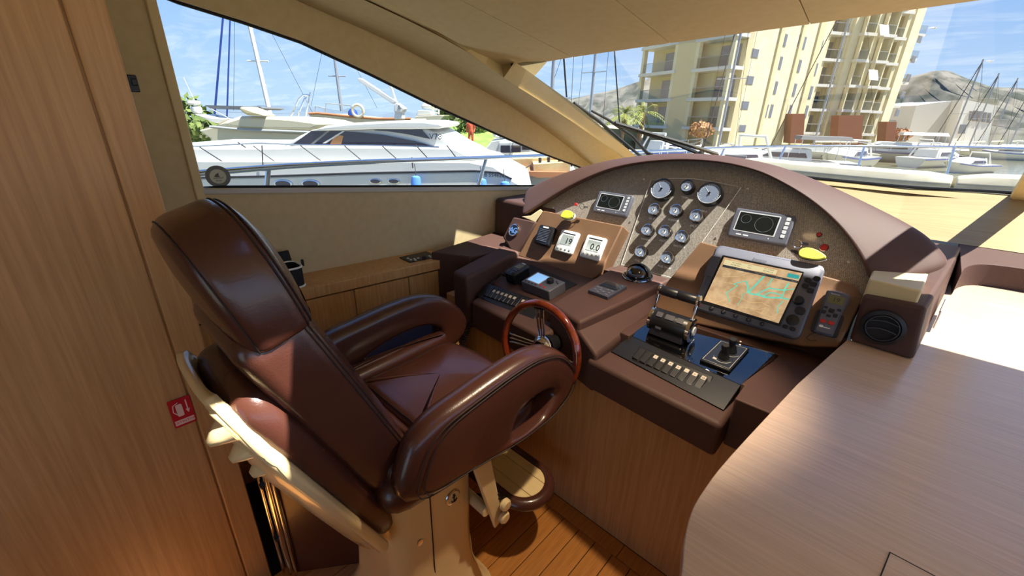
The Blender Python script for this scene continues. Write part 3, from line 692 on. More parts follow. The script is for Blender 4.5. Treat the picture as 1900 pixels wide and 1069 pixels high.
D.part('title_bar', slab([D.uv(1330+x/7.635, 470+y/7.635, .0364) for x, y in [(90, 160), (1165, 395), (1150, 425), (76, 192)]], .0362, .0367), 'chart_dark', parent=body)
D.part('compass_box', slab([D.uv(1330+x/7.635, 470+y/7.635, .0364) for x, y in [(1010, 280), (1175, 315), (1155, 370), (990, 335)]], .0362, .0367), 'chart_teal', parent=body)
for t, x, y, s_ in [('42\u00b014.050N', 285, 145, .0066), ('003\u00b008.342E', 262, 172, .0066), ('213\u00b0T', 470, 178, .006), ('0.0kn', 460, 208, .006), ('42\u00b014.050N', 740, 232, .0066), ('003\u00b008.311E', 725, 262, .0066)]:
    D.txt(t, 1330+x/7.635, 470+y/7.635, s_, .0369, 'chart_black', parent=body)
for t, x, y in [('Port Media', 325, 228), ('Head Rotation', 620, 292), ('Bearings', 885, 350), ('North', 1098, 398)]: D.txt(t, 1330+x/7.635, 470+y/7.635, .0062, .0369, parent=body)
D.txt('Raymarine', 1410, 482.5, .011, .0358, 'dark_grey_plastic', parent=body)
bl, br = D.uv(1306, 557.8, .036), D.uv(1444.6, 600, .036)
for i, q in enumerate([(1320, 572.5), (1342, 579), (1365, 586), (1389, 593.5), (1414.5, 601.5)]):
    u, v = D.uv(*q, .036); D.part('soft_key', MB().lathe([(.0082, .033), (.0082, .0385), (.006, .0395)], (u, v, 0), 14), 'black_plastic', parent=body)
    D.part('key_mark', MB().lathe([(.0030, .0394), (.0030, .0398)], (u, v, 0), 8), 'grey_plastic', parent=body)
for q in [(1500, 520), (1516, 517), (1494.5, 530.5), (1509.5, 528), (1504, 539.5)]:
    u, v = D.uv(*q, .036); D.part('key', slab(rrect(.021, .016, .007, 4, u, v), .033, .0395, .001), 'black_plastic', parent=body)
u, v = D.uv(1482, 557, .045); D.part('rotary_knob', MB().lathe([(.0165, .033), (.0155, .048), (.012, .052)], (u, v, 0), 20), 'black_plastic', parent=body)
u, v = D.uv(1485, 577, .036); D.part('rocker_key', slab(rrect(.030, .028, .012, 4, u, v), .033, .040, .001), 'black_plastic', parent=body)
u, v = D.uv(1471, 594, .036); D.part('track_pad', MB().lathe([(.020, .033), (.0195, .038), (.012, .0405)], (u, v, 0), 20), 'black_plastic', parent=body)
for q in [(1457, 606), (1471, 610.5)]:
    u, v = D.uv(*q, .036); D.part('key', slab(rrect(.018, .014, .006, 4, u, v), .033, .039, .001), 'black_plastic', parent=body)
u, v = D.uv(1297, 566, .036); D.part('power_light', MB().lathe([(.0052, .033), (.0045, .037)], (u, v, 0), 12), 'red_rubber', parent=body)
cd = [D.uv(*q, .036) for q in [(1321, 474), (1338, 477), (1322, 514), (1305, 511)]]; D.part('card_door', slab(cd, .034, .0362), 'plotter_grey', bevel=.003, parent=body)
# ---- speaker
D = Dev('speaker', 'small black slatted speaker beside the white instrument displays', 'speaker', 1009, 436)
q4 = [(1001.7, 415.5), (1035, 422), (1014, 457.6), (984.6, 448.4)]; C4 = [D.uv(*q, .03) for q in q4]
u = sum(p[0] for p in C4)/4; v = sum(p[1] for p in C4)/4
D.part('housing', slab(rrect(.102, .106, .01, 4, u, v), 0, .028, .005), 'black_plastic')
for k in range(8): D.part('slat', slab(rrect(.066, .0035, .0012, 2, u-.003, v-.032+.0085*k), .027, .0305), 'grey_plastic')
D.part('name_plate', slab(rrect(.036, .008, .002, 2, u-.004, v+.042), .027, .0292), 'white_print')
# ---- two white displays
mat('lcd', srgb(168, 176, 170), .25); mat('lcd_digit', srgb(30, 34, 34), .4)
def st_display(q, txt, label, sx):
    D = Dev('instrument_display', label, 'display', *q, group='white instrument displays on the left pod')
    D.part('case', slab(rrect(.110, .116, .009, 4), 0, .014, .003), 'white_plastic')
    D.part('lcd', slab(rrect(.070, .052, .002, 2, 0, .008), .0135, .0148), 'lcd')
    D.part('brow', slab(rrect(.076, .005, .001, 2, 0, .043), .0135, .0146), 'black_plastic')
    D.part('digits', moved(text_mb(txt, .044, bold=.0006), (.012, .002, .0151)), 'lcd_digit')
    for k in range(4): D.part('button', MB().lathe([(.0062, .013), (.0058, .0163), (.003, .0168)], (-.036+k*.024, -.037, 0), 12), 'white_plastic'); D.part('button_mark', moved(MB().lathe([(.002, .0166), (.002, .0172)], n=6), (-.036+k*.024, -.037, 0)), 'grey_plastic')
st_display((1053.5, 450), '19', 'white square instrument display reading 19, next to the speaker', 0)
st_display((1102, 461), '0.0', 'white square instrument display reading 0.0, farther from the speaker', 0)
# ---- two engine displays on the gauge board
mat('screen_dark', srgb(20, 27, 30), .12, coat=.6); mat('screen_line', srgb(92, 104, 104), .5)
def engine_display(q4, label):
    cpx = (sum(p[0] for p in q4)/4, sum(p[1] for p in q4)/4)
    D = Dev('engine_display', label, 'display', *cpx, p=GPp, group='engine displays on the gauge board')
    C = [D.uv(*p, .02) for p in q4]; w = (C[1][0]-C[0][0]+C[2][0]-C[3][0])/2; h = (C[0][1]-C[3][1]+C[1][1]-C[2][1])/2
    b_ = D.part('case', slab(rrect(w, h, .008, 3), 0, .024, .003), 'grey_plastic')
    D.part('screen_frame', slab(rrect(w*.70, h*.70, .003, 2, -w*.07, .06*h), .0235, .0247), 'silver_plastic', parent=b_)
    D.part('screen', slab(rrect(w*.66, h*.63, .002, 2, -w*.07, .06*h), .0238, .0252), 'screen_dark', parent=b_)
    for (cx, r) in ((-w*.27, h*.15), (.05*w, h*.26)):
        cy = .06*h+(h*.1 if r < h*.2 else 0)
        D.part('dial_ring', MB().tube([(cx+r*math.cos(a), cy+r*math.sin(a), .0253) for a in [2*PI*k/28 for k in range(28)]], .0008, 4, closed=True), 'screen_line', parent=b_)
    for k in range(5): D.part('key', slab(rrect(w*.065, h*.11, .002, 2, w*.40, -h*.22+k*h*.145), .0235, .0256), 'silver_plastic', parent=b_)
    D.txt('E-120', (-w*.02-.02, h*.43), None, .008, .0245, parent=b_) if False else None
    for k in (0, 1): D.part('mark', slab(rrect(w*.09, h*.04, .001, 2, -w*.3+k*w*.12, -h*.40), .0235, .0246), 'white_print', parent=b_)
    D.part('sensor', MB().lathe([(.002, .0235), (.002, .0248)], (w*.2, -h*.38, 0), 8), 'white_print', parent=b_)
engine_display([(1118.4, 358.8), (1181, 366), (1160.4, 405), (1096, 393.5)], 'grey engine display left of the round gauges')
engine_display([(1367.8, 389.5), (1479, 404.5), (1455.5, 458.9), (1344.9, 439.2)], 'grey engine display right of the round gauges, above the chart plotter')
# ---- round gauges
mat('dial_face', srgb(136, 146, 164), .25, coat=.8); mat('dial_mark', srgb(238, 238, 232), .5); mat('bezel_black', srgb(14, 14, 16), .2, coat=.4); mat('pointer', srgb(245, 245, 240), .5)
def gauge(q, r, label, big=False, ang=60, name_txt='OIL', numbers='', black=False):
    D = Dev('gauge', label, 'gauge', *q, p=GPp, group='round gauges on the gauge board')
    h = .036 if (big or black) else .030
    b_ = D.part('bezel', MB().lathe([(r, 0), (r, h*.75), (r*.985, h), (r*.90, h+.001), (r*.86, h-.003), (0.0005, h-.004)], n=32), 'bezel_black' if (big or black) else 'chrome', ang=50)
    if not (big or black): D.part('sleeve', MB().lathe([(r*1.012, 0), (r*1.012, h*.80)], n=28), 'bezel_black')
    D.part('dial', MB().lathe([(r*.87, h-.0036), (r*.87, h-.0030), (.0005, h-.0030)], n=28), 'dial_face')
    tk = MB(); n = 22 if big else 12
    for k in range(n):
        a = math.radians(225-270*k/(n-1)); ro, ri = r*.80, r*(.68 if k % 2 == 0 else .73); w = r*.018
        d = Vector((math.cos(a), math.sin(a), 0)); e = Vector((-d.y, d.x, 0))*w; z = Vector((0, 0, h-.0026)); tk.quad(d*ro+e+z, d*ro-e+z, d*ri-e+z, d*ri+e+z)
    if not big: tk.lathe([(r*.30, h-.0028), (r*.30, h-.0025), (.0005, h-.0025)], (0, -r*.2, 0), 12)
    D.part('scale', tk, 'dial_mark')
    if big: D.part('light_arc', MB().tube([(r*.93*math.cos(a), r*.93*math.sin(a), h-.001) for a in [math.radians(185+170*k/16) for k in range(17)]], r*.05, 5), 'silver_plastic')
    a = math.radians(ang); d = Vector((math.cos(a), math.sin(a), 0)); e = Vector((-d.y, d.x, 0))*r*.03; z = Vector((0, 0, h-.0018))
    D.part('needle', MB().quad(d*r*.66+e*.3+z, d*r*.66-e*.3+z, -d*r*.15-e+z, -d*r*.15+e+z), 'pointer')
    D.part('hub', MB().lathe([(r*.10, h-.003), (r*.09, h+.001), (r*.04, h+.002)], n=12), 'bezel_black')
    D.part('glass', MB().lathe([(r*.88, h-.0002), (.0005, h+.0006)], n=28), MT.get('gauge_glass') or glass('gauge_glass', (.96, .97, .98)))
    D.part('lettering', moved(text_mb(name_txt, .0125, bold=.0003), (-r*.15, -r*1.42, .001)), 'white_print')
gauge((1231.4, 355.5), .052, 'large black rev counter at the upper left of the gauge board', True, 130, 'RPM L'); gauge((1319.3, 364), .052, 'large black rev counter at the upper right of the gauge board', True, 135, 'RPM R')
gauge((1278.2, 350.9), .030, 'small black gauge between the two large rev counters', ang=60, name_txt='TRIM', black=True)
for q, lab, a, t in [((1216.8, 392), 'left gauge of the row of three under the rev counters', 70, 'OIL P.'), ((1256.7, 394), 'middle gauge of the row of three under the rev counters', 250, 'RUDDER'), ((1294.5, 404.2), 'right gauge of the row of three under the rev counters', 80, 'OIL P.'),
                     ((1204.3, 430), 'left gauge of the second row of three gauges', 160, 'WATER'), ((1236.5, 432.3), 'middle gauge of the second row of three gauges', 240, 'VOLT'), ((1268.3, 442.6), 'right gauge of the second row of three gauges', 120, 'WATER R'),
                     ((1192, 469.7), 'left gauge of the lowest pair, beside the compass', 100, 'FUEL L'), ((1240.8, 481), 'right gauge of the lowest pair, near the chart plotter', 60, 'FUEL TANK')]:
    gauge(q, .0285, 'small chromed round gauge, '+lab, ang=a, name_txt=t)
# ---- red warning lamps, key rings with floats
for q, r, lab in [((1529, 460), .013, 'round red warning lamp with chrome ring at the right of the gauge board'), ((1520, 436), .008, 'small dark red lamp tucked under the visor above the larger one')]:
    D = Dev('warning_lamp', lab, 'lamp', *q, p=GPp, group='red lamps on the gauge board'); D.part('ring', MB().lathe([(r*1.15, 0), (r*1.15, .004), (r, .006), (r*.98, .003)], n=20), 'chrome' if r > .01 else 'bezel_black'); D.part('lens', MB().lathe([(r, .002), (r*.9, .006), (r*.4, .008), (.0005, .0083)], n=20), 'red_rubber')
mat('float_yellow', srgb(232, 226, 80), .5); mat('float_white', srgb(236, 236, 220), .5); mat('dark_line', srgb(28, 34, 44), .5)
def keyring(q, label, flip, ringq, keys, red):
    D = Dev('key_float', label, 'key ring', *q, p=PPp+PN*.012, group='engine keys with floats')
    L_ = [(-.034, -.012), (-.028, -.020), (.0, -.022), (.030, -.016), (.036, .004), (.028, .018), (0, .022), (-.026, .014)]
    if flip: L_ = [(-.030, .010), (-.034, -.008), (-.02, -.02), (.02, -.02), (.044, -.010), (.050, .0), (.02, .016), (-.01, .020)]
    L_ = [(p.x, p.y) for p in catmull([(x, y, 0) for x, y in L_], 4)]
    D.part('float_body', slab(L_, 0, .018), 'float_white', bevel=.004); D.part('float_band', slab([(x*1.01, y*1.01) for x, y in L_], .018, .0205), 'dark_line')
    D.part('float_cap', slab([(x*.96, y*.96) for x, y in L_], .0205, .034), 'float_yellow', bevel=.005)
    u, v = D.uv(*ringq, .02); D.part('ring', MB().tube([(u+.014*math.cos(a), v+.014*math.sin(a)*.8, .02+.010*math.sin(a)) for a in [2*PI*k/20 for k in range(20)]], .0016, 6, closed=True), 'chrome')
    for (kx, ky) in keys:
        a = D.uv(kx, ky, .015); D.part('key', slab(rrect(.024, .010, .004, 3, a[0], a[1]), .010, .013), 'black_plastic' if flip else 'steel')
    if red: a = D.uv(1068, 379, .02); D.part('key_tag', slab(rrect(.018, .014, .005, 3, *a), .014, .022, .002), 'red_rubber')
keyring((1057, 402), 'yellow and white key float with red tag on the left pod', False, (1080, 383), [(1086, 384)], True)
keyring((1503, 475), 'yellow and white key float right above the chart plotter', True, (1479, 453), [(1474, 466), (1481, 470), (1493, 452)], False)
# ---- hand-held autopilot remote
D = Dev('remote_control', 'grey hand-held remote with two red buttons right of the chart plotter', 'remote', 1545, 584)
hw = [(-.034, .072), (-.026, .082), (.0, .086), (.028, .082), (.036, .072), (.036, .05), (.030, .0), (.028, -.06), (.022, -.072), (-.022, -.072), (-.028, -.06), (-.030, 0)]
C4 = [D.uv(*q, .025) for q in [(1538, 543.7), (1577.4, 549), (1542, 622), (1508, 613)]]; u = sum(p[0] for p in C4)/4; v = sum(p[1] for p in C4)/4-.004
P = [(p.x, p.y) for p in catmull([(x*.96+u, y*.98+v, 0) for x, y in hw], 3)]
b_ = D.part('body', slab(P, .004, .030, .006), 'grey_plastic'); D.part('holder', slab(rrect(.078, .08, .01, 3, u, v-.03), 0, .018), 'black_plastic')
mat('lcd_green', srgb(112, 106, 58), .3); D.part('lcd', slab(rrect(.044, .028, .002, 2, u+.001, v+.052), .0295, .0312), 'lcd_green', parent=b_); D.part('digits', moved(text_mb('19', .022), (u+.002, v+.052, .0314)), 'lcd_digit', parent=b_)
for (x, y, w, h) in [(-.018, .020, .011, .008), (.019, .021, .012, .008), (0, .013, .016, .014), (-.019, .003, .012, .013), (.014, .000, .012, .013), (-.003, -.006, .013, .008)]: D.part('button', slab(rrect(w, h, .003, 3, u+x, v+y), .029, .0328, .001), 'black_plastic', parent=b_)
for x in (-.012, .011): D.part('red_button', slab(rrect(.018, .013, .006, 3, u+x, v-.028), .029, .0335, .0012), 'red_rubber', parent=b_)
D.part('logo', slab(rrect(.012, .008, .0035, 4, u-.012, v-.046), .0295, .0306), 'white_print', parent=b_); D.part('logo_bar', slab(rrect(.020, .003, .001, 2, u+.004, v-.0475), .0295, .0306), 'white_print', parent=b_); D.part('lettering', moved(text_mb('Raymarine', .006), (u-.006, v+.071, .0305)), 'white_print', parent=b_)
D.part('lanyard', MB().tube([(u-.02, v-.07, .012), (u-.034, v-.082, .006), (u-.040, v-.096, .004), (u-.028, v-.102, .004), (u-.01, v-.094, .005)], .0012, 5), 'black_plastic')
# ---- emblem on the port block
D = Dev('emblem', 'round chrome emblem with crossed letters on the brown block by the wall', 'emblem', 954.5, 428, p=PPp+PN*.012)
D.part('plate', MB().lathe([(.037, 0), (.037, .006), (.034, .008), (.0005, .008)], n=32), 'chrome'); D.part('field', MB().lathe([(.031, .0075), (.031, .0086), (.0005, .0086)], n=32), 'bezel_black')
D.part('letters', moved(text_mb('AG', .046, spacing=.82, bold=.0012), (0, -.002, .0095)), 'chrome'); D.part('ring', MB().tube([(.031*math.cos(a), .031*math.sin(a), .009) for a in [2*PI*k/28 for k in range(28)]], .0025, 6, closed=True), 'chrome')
# ---- air vent on the starboard block
VBp, VBn = Vector((.06, 1.674, 1.05)), Vector((.05, -1, .035)).normalized()
D = Dev('air_vent', 'round black air vent in the brown block above the worktop', 'vent', 1637, 608, p=VBp, n=VBn, lift=.007)
D.part('flange', MB().lathe([(.058, 0), (.057, .006), (.046, .009), (.043, .004), (.0415, -.012)], n=36, cap=False), 'black_plastic', ang=50); D.part('duct', MB().lathe([(.042, -.0005), (.0405, .001), (.0005, .001)], n=30), 'black_matt')
D.part('rim', MB().tube([(.041*math.cos(a), .041*math.sin(a), .008) for a in [2*PI*k/30 for k in range(30)]], .0018, 6, closed=True), 'dark_grey_plastic')
for y in (-.012, .014): D.part('vane', MB().loft([[(x, y+.010*(1-(x/.04)**2)-.0015, .002), (x, y+.010*(1-(x/.04)**2)-.0015, .009), (x, y+.010*(1-(x/.04)**2)+.0015, .009), (x, y+.010*(1-(x/.04)**2)+.0015, .002)] for x in [(-1+2*k/10)*(.0405**2-y*y)**.5*.92 for k in range(11)]]), 'dark_grey_plastic')
# ---- latch on the side of the starboard block
lt = thing('latch', 'silver latch plate on the side of the vent block', 'latch', (.213, 2.1, 1.0), world_parts=True)
obj('plate', MB().box((.1975+.012, 2.08, 1.035), (.006, .22, .07), Matrix.Rotation(-.10, 3, 'Z')), 'silver_plastic', lt, bevel=.003); obj('slot', MB().box((.1975+.0145, 2.12, 1.045), (.006, .13, .018), Matrix.Rotation(-.10, 3, 'Z')), 'black_matt', lt)
# ================================================================== throttle deck
def Zp(x, y, z): return onZ(x, y, z)
gp = hc
TDp, TDn = Vector((-.4, 1.30, .868)), Vector((0, -.222, .975)).normalized()   # the panel rises towards the bow
PQ = [onP(*q, TDp, TDn) for q in [(1168, 622), (1375, 715), (1440, 655), (1205, 597)]]
obj('gloss_plate', MB().prism(PQ, [Vector((p.x, p.y, .842)) for p in PQ]), 'black_gloss', gp, bevel=.002)
PS = [onZ(1133, 652, .842), onZ(1343, 762, .842)]
fs = [PQ[0], PQ[1], PS[1], PS[0]]
obj('switch_slope', MB().prism(fs, [Vector((p.x, max(p.y, 1.22)+.05, .84)) for p in fs]), 'black_plastic', gp, bevel=.002)
SN = (PQ[1]-PQ[0]).cross(PS[0]-PQ[0]).normalized(); SN = SN if SN.z > 0 else -SN
SX = (PQ[1]-PQ[0]).normalized()
def switch_bank(name_grp, plane_p, plane_n, xa, outline, blanks, icons, lab, w, h):
    D = Dev('switch_bank', lab, 'switches', *outline, p=plane_p, n=plane_n, xa=xa)
    return D
D = Dev('switch_panel', 'black bank of rocker switches with white icons under the throttle', 'switches', 1248, 682, p=PQ[0], n=SN, xa=SX)
bk = [D.uv(*q, .004) for q in [(1186, 643), (1324, 699.5), (1311, 727), (1174, 669)]]
D.part('frame', slab(bk, 0, .006), 'black_plastic', bevel=.003)
ic = [(1216.6, 662.4), (1230, 668.8), (1244, 674.8), (1258.8, 681.7), (1273.9, 687.5), (1289.6, 694.4), (1305.5, 701.3)]
hgt = abs(bk[0][1]-bk[3][1])
I = [D.uv(*q, .012) for q in ic]; dx = (I[-1][0]-I[0][0])/6
mat('icon', srgb(196, 186, 172), .5)
for k in range(-2, 7):
    x = I[0][0]+dx*k; yc = (bk[0][1]+bk[3][1])/2
    r = D.part('rocker', slab(rrect(dx*.86, hgt*.80, .003, 3, x, yc), .005, .012, .002), 'black_plastic')
    if k >= 0:
        D.part('icon', slab(rrect(dx*.52, dx*.52, .0015, 2, x, I[k][1]), .0115, .0124), 'icon', parent=r)
        D.txt(['\u2713', 'v', 'o', 'x', '-', 'o', '@'][k] if k else 'v', (x, I[k][1]), None, dx*.42, .0126, 'black_plastic', parent=r)
# throttle: drum with chrome end rings, two levers joined by grips
th = thing('throttle', 'twin-lever black and chrome engine throttle', 'throttle', (-.45, 1.42, .897), world_parts=True)
A, B = onZ(1214, 590, .945), onZ(1279, 614, .945); yc = (A.y+B.y)/2; xa, xb = A.x, B.x; zc = .947; R_ = .043
obj('drum', MB().lathe([(R_*.93, xa), (R_, xa+.006), (R_, xb-.006), (R_*.93, xb)], (0, yc, zc), 28, 'X'), 'black_plastic', th)
obj('base', MB().prism([(xa+.01, yc-.035, .93), (xb-.01, yc-.035, .93), (xb-.01, yc+.035, .93), (xa+.01, yc+.035, .93)], [(xa+.004, yc-.045, .897), (xb-.004, yc-.045, .897), (xb-.004, yc+.045, .897), (xa+.004, yc+.045, .897)]), 'black_plastic', th, bevel=.004)
for x0, x1 in ((xa-.010, xa+.006), (xb-.006, xb+.012)):
    obj('end_ring', MB().lathe([(R_*.86, x0), (R_*1.06, x0+.003), (R_*1.06, x1-.003), (R_*.86, x1)], (0, yc, zc), 28, 'X'), 'chrome', th)
obj('end_cap', MB().lathe([(R_*.72, xb+.010), (R_*.66, xb+.0145), (.001, xb+.0145)], (0, yc, zc), 24, 'X'), 'bezel_black', th); obj('end_button', MB().lathe([(R_*.42, xb+.013), (R_*.38, xb+.018), (.001, xb+.018)], (0, yc, zc), 20, 'X'), 'silver_plastic', th)
H1, H2 = onY(1229, 538, yc+.02), onY(1288, 556, yc+.02); hz = (H1.z+H2.z)/2; hx0, hx1 = xa-.002, xb+.004
for x in (xa-.002, xb+.003):
    obj('lever', MB().loft([[(x-.004, yc-.010, zc+.03), (x+.004, yc-.010, zc+.03), (x+.004, yc+.010, zc+.03), (x-.004, yc+.010, zc+.03)], [(x-.004, yc+.010, hz), (x+.004, yc+.010, hz), (x+.004, yc+.030, hz), (x-.004, yc+.030, hz)]]), 'chrome', th, bevel=.002)
    obj('grip_ring', MB().lathe([(.012, x-.006), (.0205, x-.003), (.0205, x+.004), (.014, x+.007)], (0, yc+.02, hz), 20, 'X'), 'chrome', th)
mx_ = (xa+xb)/2
for x0, x1 in ((xa+.004, mx_-.001), (mx_+.001, xb-.002)):
    obj('grip', MB().lathe([(.0165, x0), (.0185, x0+.004), (.0185, x1-.004), (.0165, x1)], (0, yc+.02, hz), 20, 'X'), 'black_plastic', th)
for k, (f, w) in enumerate([(.22, .024), (.5, .034), (.78, .024)]):
    x = lerp(xa, xb, f); a = math.radians(52)
    obj('drum_key', MB().box((x, yc-R_*math.cos(a)*1.0, zc+R_*math.sin(a)), (w, .022, .004), Matrix.Rotation(math.radians(38), 3, 'X')), 'dark_grey_plastic', th, bevel=.001)
obj('maker_plate', MB().box((lerp(xa, xb, .28), yc-R_*.98, zc-.014), (.022, .002, .008)), 'grey_plastic', th)
# joystick pad
D = Dev('joystick_pad', 'black joystick plate with two stubby sticks beside the throttle', 'joystick', 1345, 660, p=TDp, n=TDn)
jp = [D.uv(*q, .012) for q in [(1298, 667), (1337, 630), (1391.6, 646), (1354, 688)]]
D.part('plate', slab(jp, 0, .012), 'black_plastic', bevel=.004)
cxy = (sum(p[0] for p in jp)/4, sum(p[1] for p in jp)/4); inn_ = [(cxy[0]+(x-cxy[0])*.9, cxy[1]+(y-cxy[1])*.9) for x, y in jp]
mat('pad_face', srgb(40, 44, 52), .3); D.part('face', slab(inn_, .0115, .0126), 'pad_face')
D.part('line', MB().tube([(x*.0+cxy[0]+(x-cxy[0])*.98, cxy[1]+(y-cxy[1])*.98, .0127) for x, y in inn_], .0007, 4, closed=True), 'white_print')
for (bx, by) in [(1343, 660), (1357, 649)]:
    u, v = D.uv(bx, by, .02); D.part('stick', MB().lathe([(.0175, .010), (.0185, .016), (.0165, .018), (.0170, .024), (.0145, .027), (.015, .033), (.011, .040), (.0095, .046), (.0115, .050), (.0125, .062), (.011, .068), (.001, .069)], (u, v, 0), 18), 'black_matt', ang=60)
    D.part('arc_mark', MB().tube([(u+.030*math.cos(a), v+.030*math.sin(a), .0127) for a in [math.radians(200+140*k/10) for k in range(11)]], .0006, 4), 'white_print')
for q in [(1373, 640), (1360, 656), (1374, 634)]:
    u, v = D.uv(*q, .0127); D.part('status_light', MB().lathe([(.0035, .012), (.003, .0138)], (u, v, 0), 10), 'white_print')
u, v = D.uv(1326, 665, .0127); D.part('mark', slab(rrect(.012, .009, .001, 2, u, v), .012, .0131), 'icon')
# ================================================================== spine: compass, keypad
SPp, SPn = Vector((-.8, 1.23, .9475)), Vector((0, -.1075, 1)).normalized()
D = Dev('compass', 'black domed steering compass on the console spine', 'compass', 1183, 513, p=SPp, n=SPn)
D.part('base_ring', MB().lathe([(.068, 0), (.066, .006), (.056, .010), (.054, .006)], n=32), 'bezel_black'); D.part('base_trim', MB().tube([(.0665*math.cos(a), .0665*math.sin(a), .005) for a in [2*PI*k/32 for k in range(32)]], .0014, 5, closed=True), 'chrome')
rr = []
for k in range(9):
    a = PI/2*k/8; rr.append((.052*math.cos(a)+.0005, .008+.046*math.sin(a)))
D.part('bowl', MB().lathe(rr, n=28), 'black_gloss', ang=80)
hood = MB().loft([[((.055)*math.cos(b)*math.sin(a), .004+.055*math.cos(a)*1.0*math.cos(b)+0, .008+.052*math.sin(b)) for b in [math.radians(4+82*j/8) for j in range(9)]] for a in [math.radians(-100+200*i/16) for i in range(17)]], False, False, False)
D.part('hood', hood, 'black_plastic', ang=70)
D.part('card', MB().lathe([(.036, .0195), (.040, .020), (.040, .028), (.036, .029)], (0, -.0165, 0), 24), 'dark_grey_plastic')
for a in (-2.6, -1.2, -.3): D.part('screw', MB().lathe([(.004, .006), (.003, .010)], (.061*math.cos(a), .061*math.sin(a), 0), 8), 'chrome')
D = Dev('keypad', 'flat grey-black keypad with small dark screen on the console spine', 'keypad', 1127, 537, p=SPp, n=SPn)
kp = [D.uv(*q, .016) for q in [(1125, 519.9), (1163.5, 530.5), (1128, 551), (1091, 538)]]
b_ = D.part('case', slab(kp, 0, .016), 'dark_grey_plastic', bevel=.002)
def kq(fx, fy): 
    a = Vector((*kp[0], 0)).lerp(Vector((*kp[1], 0)), fx); b2 = Vector((*kp[3], 0)).lerp(Vector((*kp[2], 0)), fx); p = a.lerp(b2, fy); return (p.x, p.y)
D.part('screen', slab([kq(.06, .06), kq(.94, .06), kq(.94, .50), kq(.06, .50)], .0155, .0168), 'screen_dark', parent=b_)
for fx, fy in [(.14, .62), (.3, .62), (.62, .60), (.82, .60), (.18, .80), (.38, .74), (.38, .90), (.58, .80), (.82, .76), (.82, .90)]:
    x, y = kq(fx, fy); D.part('key', slab(rrect(.012, .009, .003, 2, x, y), .0155, .0178, .0006), 'grey_plastic', parent=b_)
# ================================================================== left tray: autopilot, radio, switches
TPp = Vector((-1.1, 1.34, .8785)); TPn = Vector((0, -.2145, 1)).normalized()
D = Dev('autopilot', 'grey autopilot control with lit blue screen and rotary knob', 'autopilot', 1008, 523, p=TPp, n=TPn)
hA = .052
ap = [D.uv(*q, hA) for q in [(967.4, 521.6), (997.5, 503), (1049, 523.5), (1018.5, 541)]]
b_ = D.part('case', slab(ap, 0, hA), 'grey_plastic', bevel=.004)
apx = lambda fx, fy: tuple((Vector((*ap[1], 0)).lerp(Vector((*ap[2], 0)), fx).lerp(Vector((*ap[0], 0)).lerp(Vector((*ap[3], 0)), fx), fy))[:2])
mat('screen_blue', srgb(150, 196, 236), .25, emit=srgb(130, 184, 236), es=.55)
D.part('screen_frame', slab([apx(.05, .07), apx(.52, .07), apx(.52, .80), apx(.05, .80)], hA-.001, hA+.0006), 'silver_plastic', parent=b_)
D.part('screen', slab([apx(.08, .11), apx(.49, .11), apx(.49, .76), apx(.08, .76)], hA-.001, hA+.0012), 'screen_blue', parent=b_)
x, y = apx(.70, .40); D.part('knob', MB().lathe([(.0165, hA), (.0165, hA+.016), (.0145, hA+.019), (.001, hA+.019)], (x, y, 0), 22), 'black_plastic', parent=b_)
for fx, fy in [(.60, .80), (.75, .85)]: x, y = apx(fx, fy); D.part('red_key', slab(rrect(.013, .010, .003, 3, x, y), hA-.001, hA+.002, .0006), 'red_rubber', parent=b_)
for fx, fy in [(.10, .9), (.22, .9), (.34, .9), (.46, .9), (.82, .22), (.90, .30)]: x, y = apx(fx, fy); D.part('key', slab(rrect(.010, .006, .002, 2, x, y), hA-.001, hA+.0016), 'black_plastic', parent=b_)
rp = [onP(*q, TPp, TPn) for q in [(930, 508), (985, 492), (1071, 528), (1018, 556)]]; obj('tray_recess', MB().prism([p+TPn*.003 for p in rp], [p-TPn*.001 for p in rp]), 'black_matt', hc)
# radio handset in its cradle with coiled cord
D = Dev('radio_handset', 'black radio handset with small screen lying in its cradle', 'radio', 950, 500, p=TPp, n=TPn)
hR = .062
hs = [D.uv(*q, hR) for q in [(934, 503), (965, 485.3), (983, 491.5), (953, 510.5)]]
ctr_ = Vector((sum(p[0] for p in hs)/4, sum(p[1] for p in hs)/4, 0)); ax = (Vector((*hs[1], 0))-Vector((*hs[0], 0))).normalized(); wid = (Vector((*hs[0], 0))-Vector((*hs[3], 0))).length; ln = (Vector((*hs[1], 0))-Vector((*hs[0], 0))).length
ang_ = math.atan2(ax.y, ax.x)
def rot2(P): return [(ctr_.x+x*math.cos(ang_)-y*math.sin(ang_), ctr_.y+x*math.sin(ang_)+y*math.cos(ang_)) for x, y in P]
hb_ = D.part('handset', slab(rot2(rrect(ln*1.04, wid*1.0, wid*.30, 5)), .026, hR, .008), 'black_plastic', bevel=.002)
D.part('cradle', slab(rot2(rrect(ln*.9, wid*.95, .006, 3)), 0, .030), 'black_matt', bevel=.003)
D.part('screen', slab(rot2(rrect(ln*.34, wid*.52, .003, 3, ln*.17, 0)), hR-.001, hR+.0008), 'lcd_green', parent=hb_)
D.part('screw', MB().lathe([(.004, hR-.02), (.004, hR-.016)], (*rot2([(-ln*.5, 0)])[0], 0), 8), 'chrome')
for k, (x, y) in enumerate([(-.20, .24), (-.20, -.02), (-.20, -.26), (-.34, .16), (-.34, -.16), (-.08, .28), (-.08, -.28)]): D.part('key', slab(rot2(rrect(ln*.07, wid*.17, .002, 3, x*ln, y*wid)), hR-.001, hR+.0022, .0006), 'dark_grey_plastic', parent=hb_)
D.part('name_plate', slab(rot2(rrect(ln*.06, wid*.34, .001, 2, ln*.43, 0)), hR-.004, hR+.0004), 'white_print', parent=hb_)
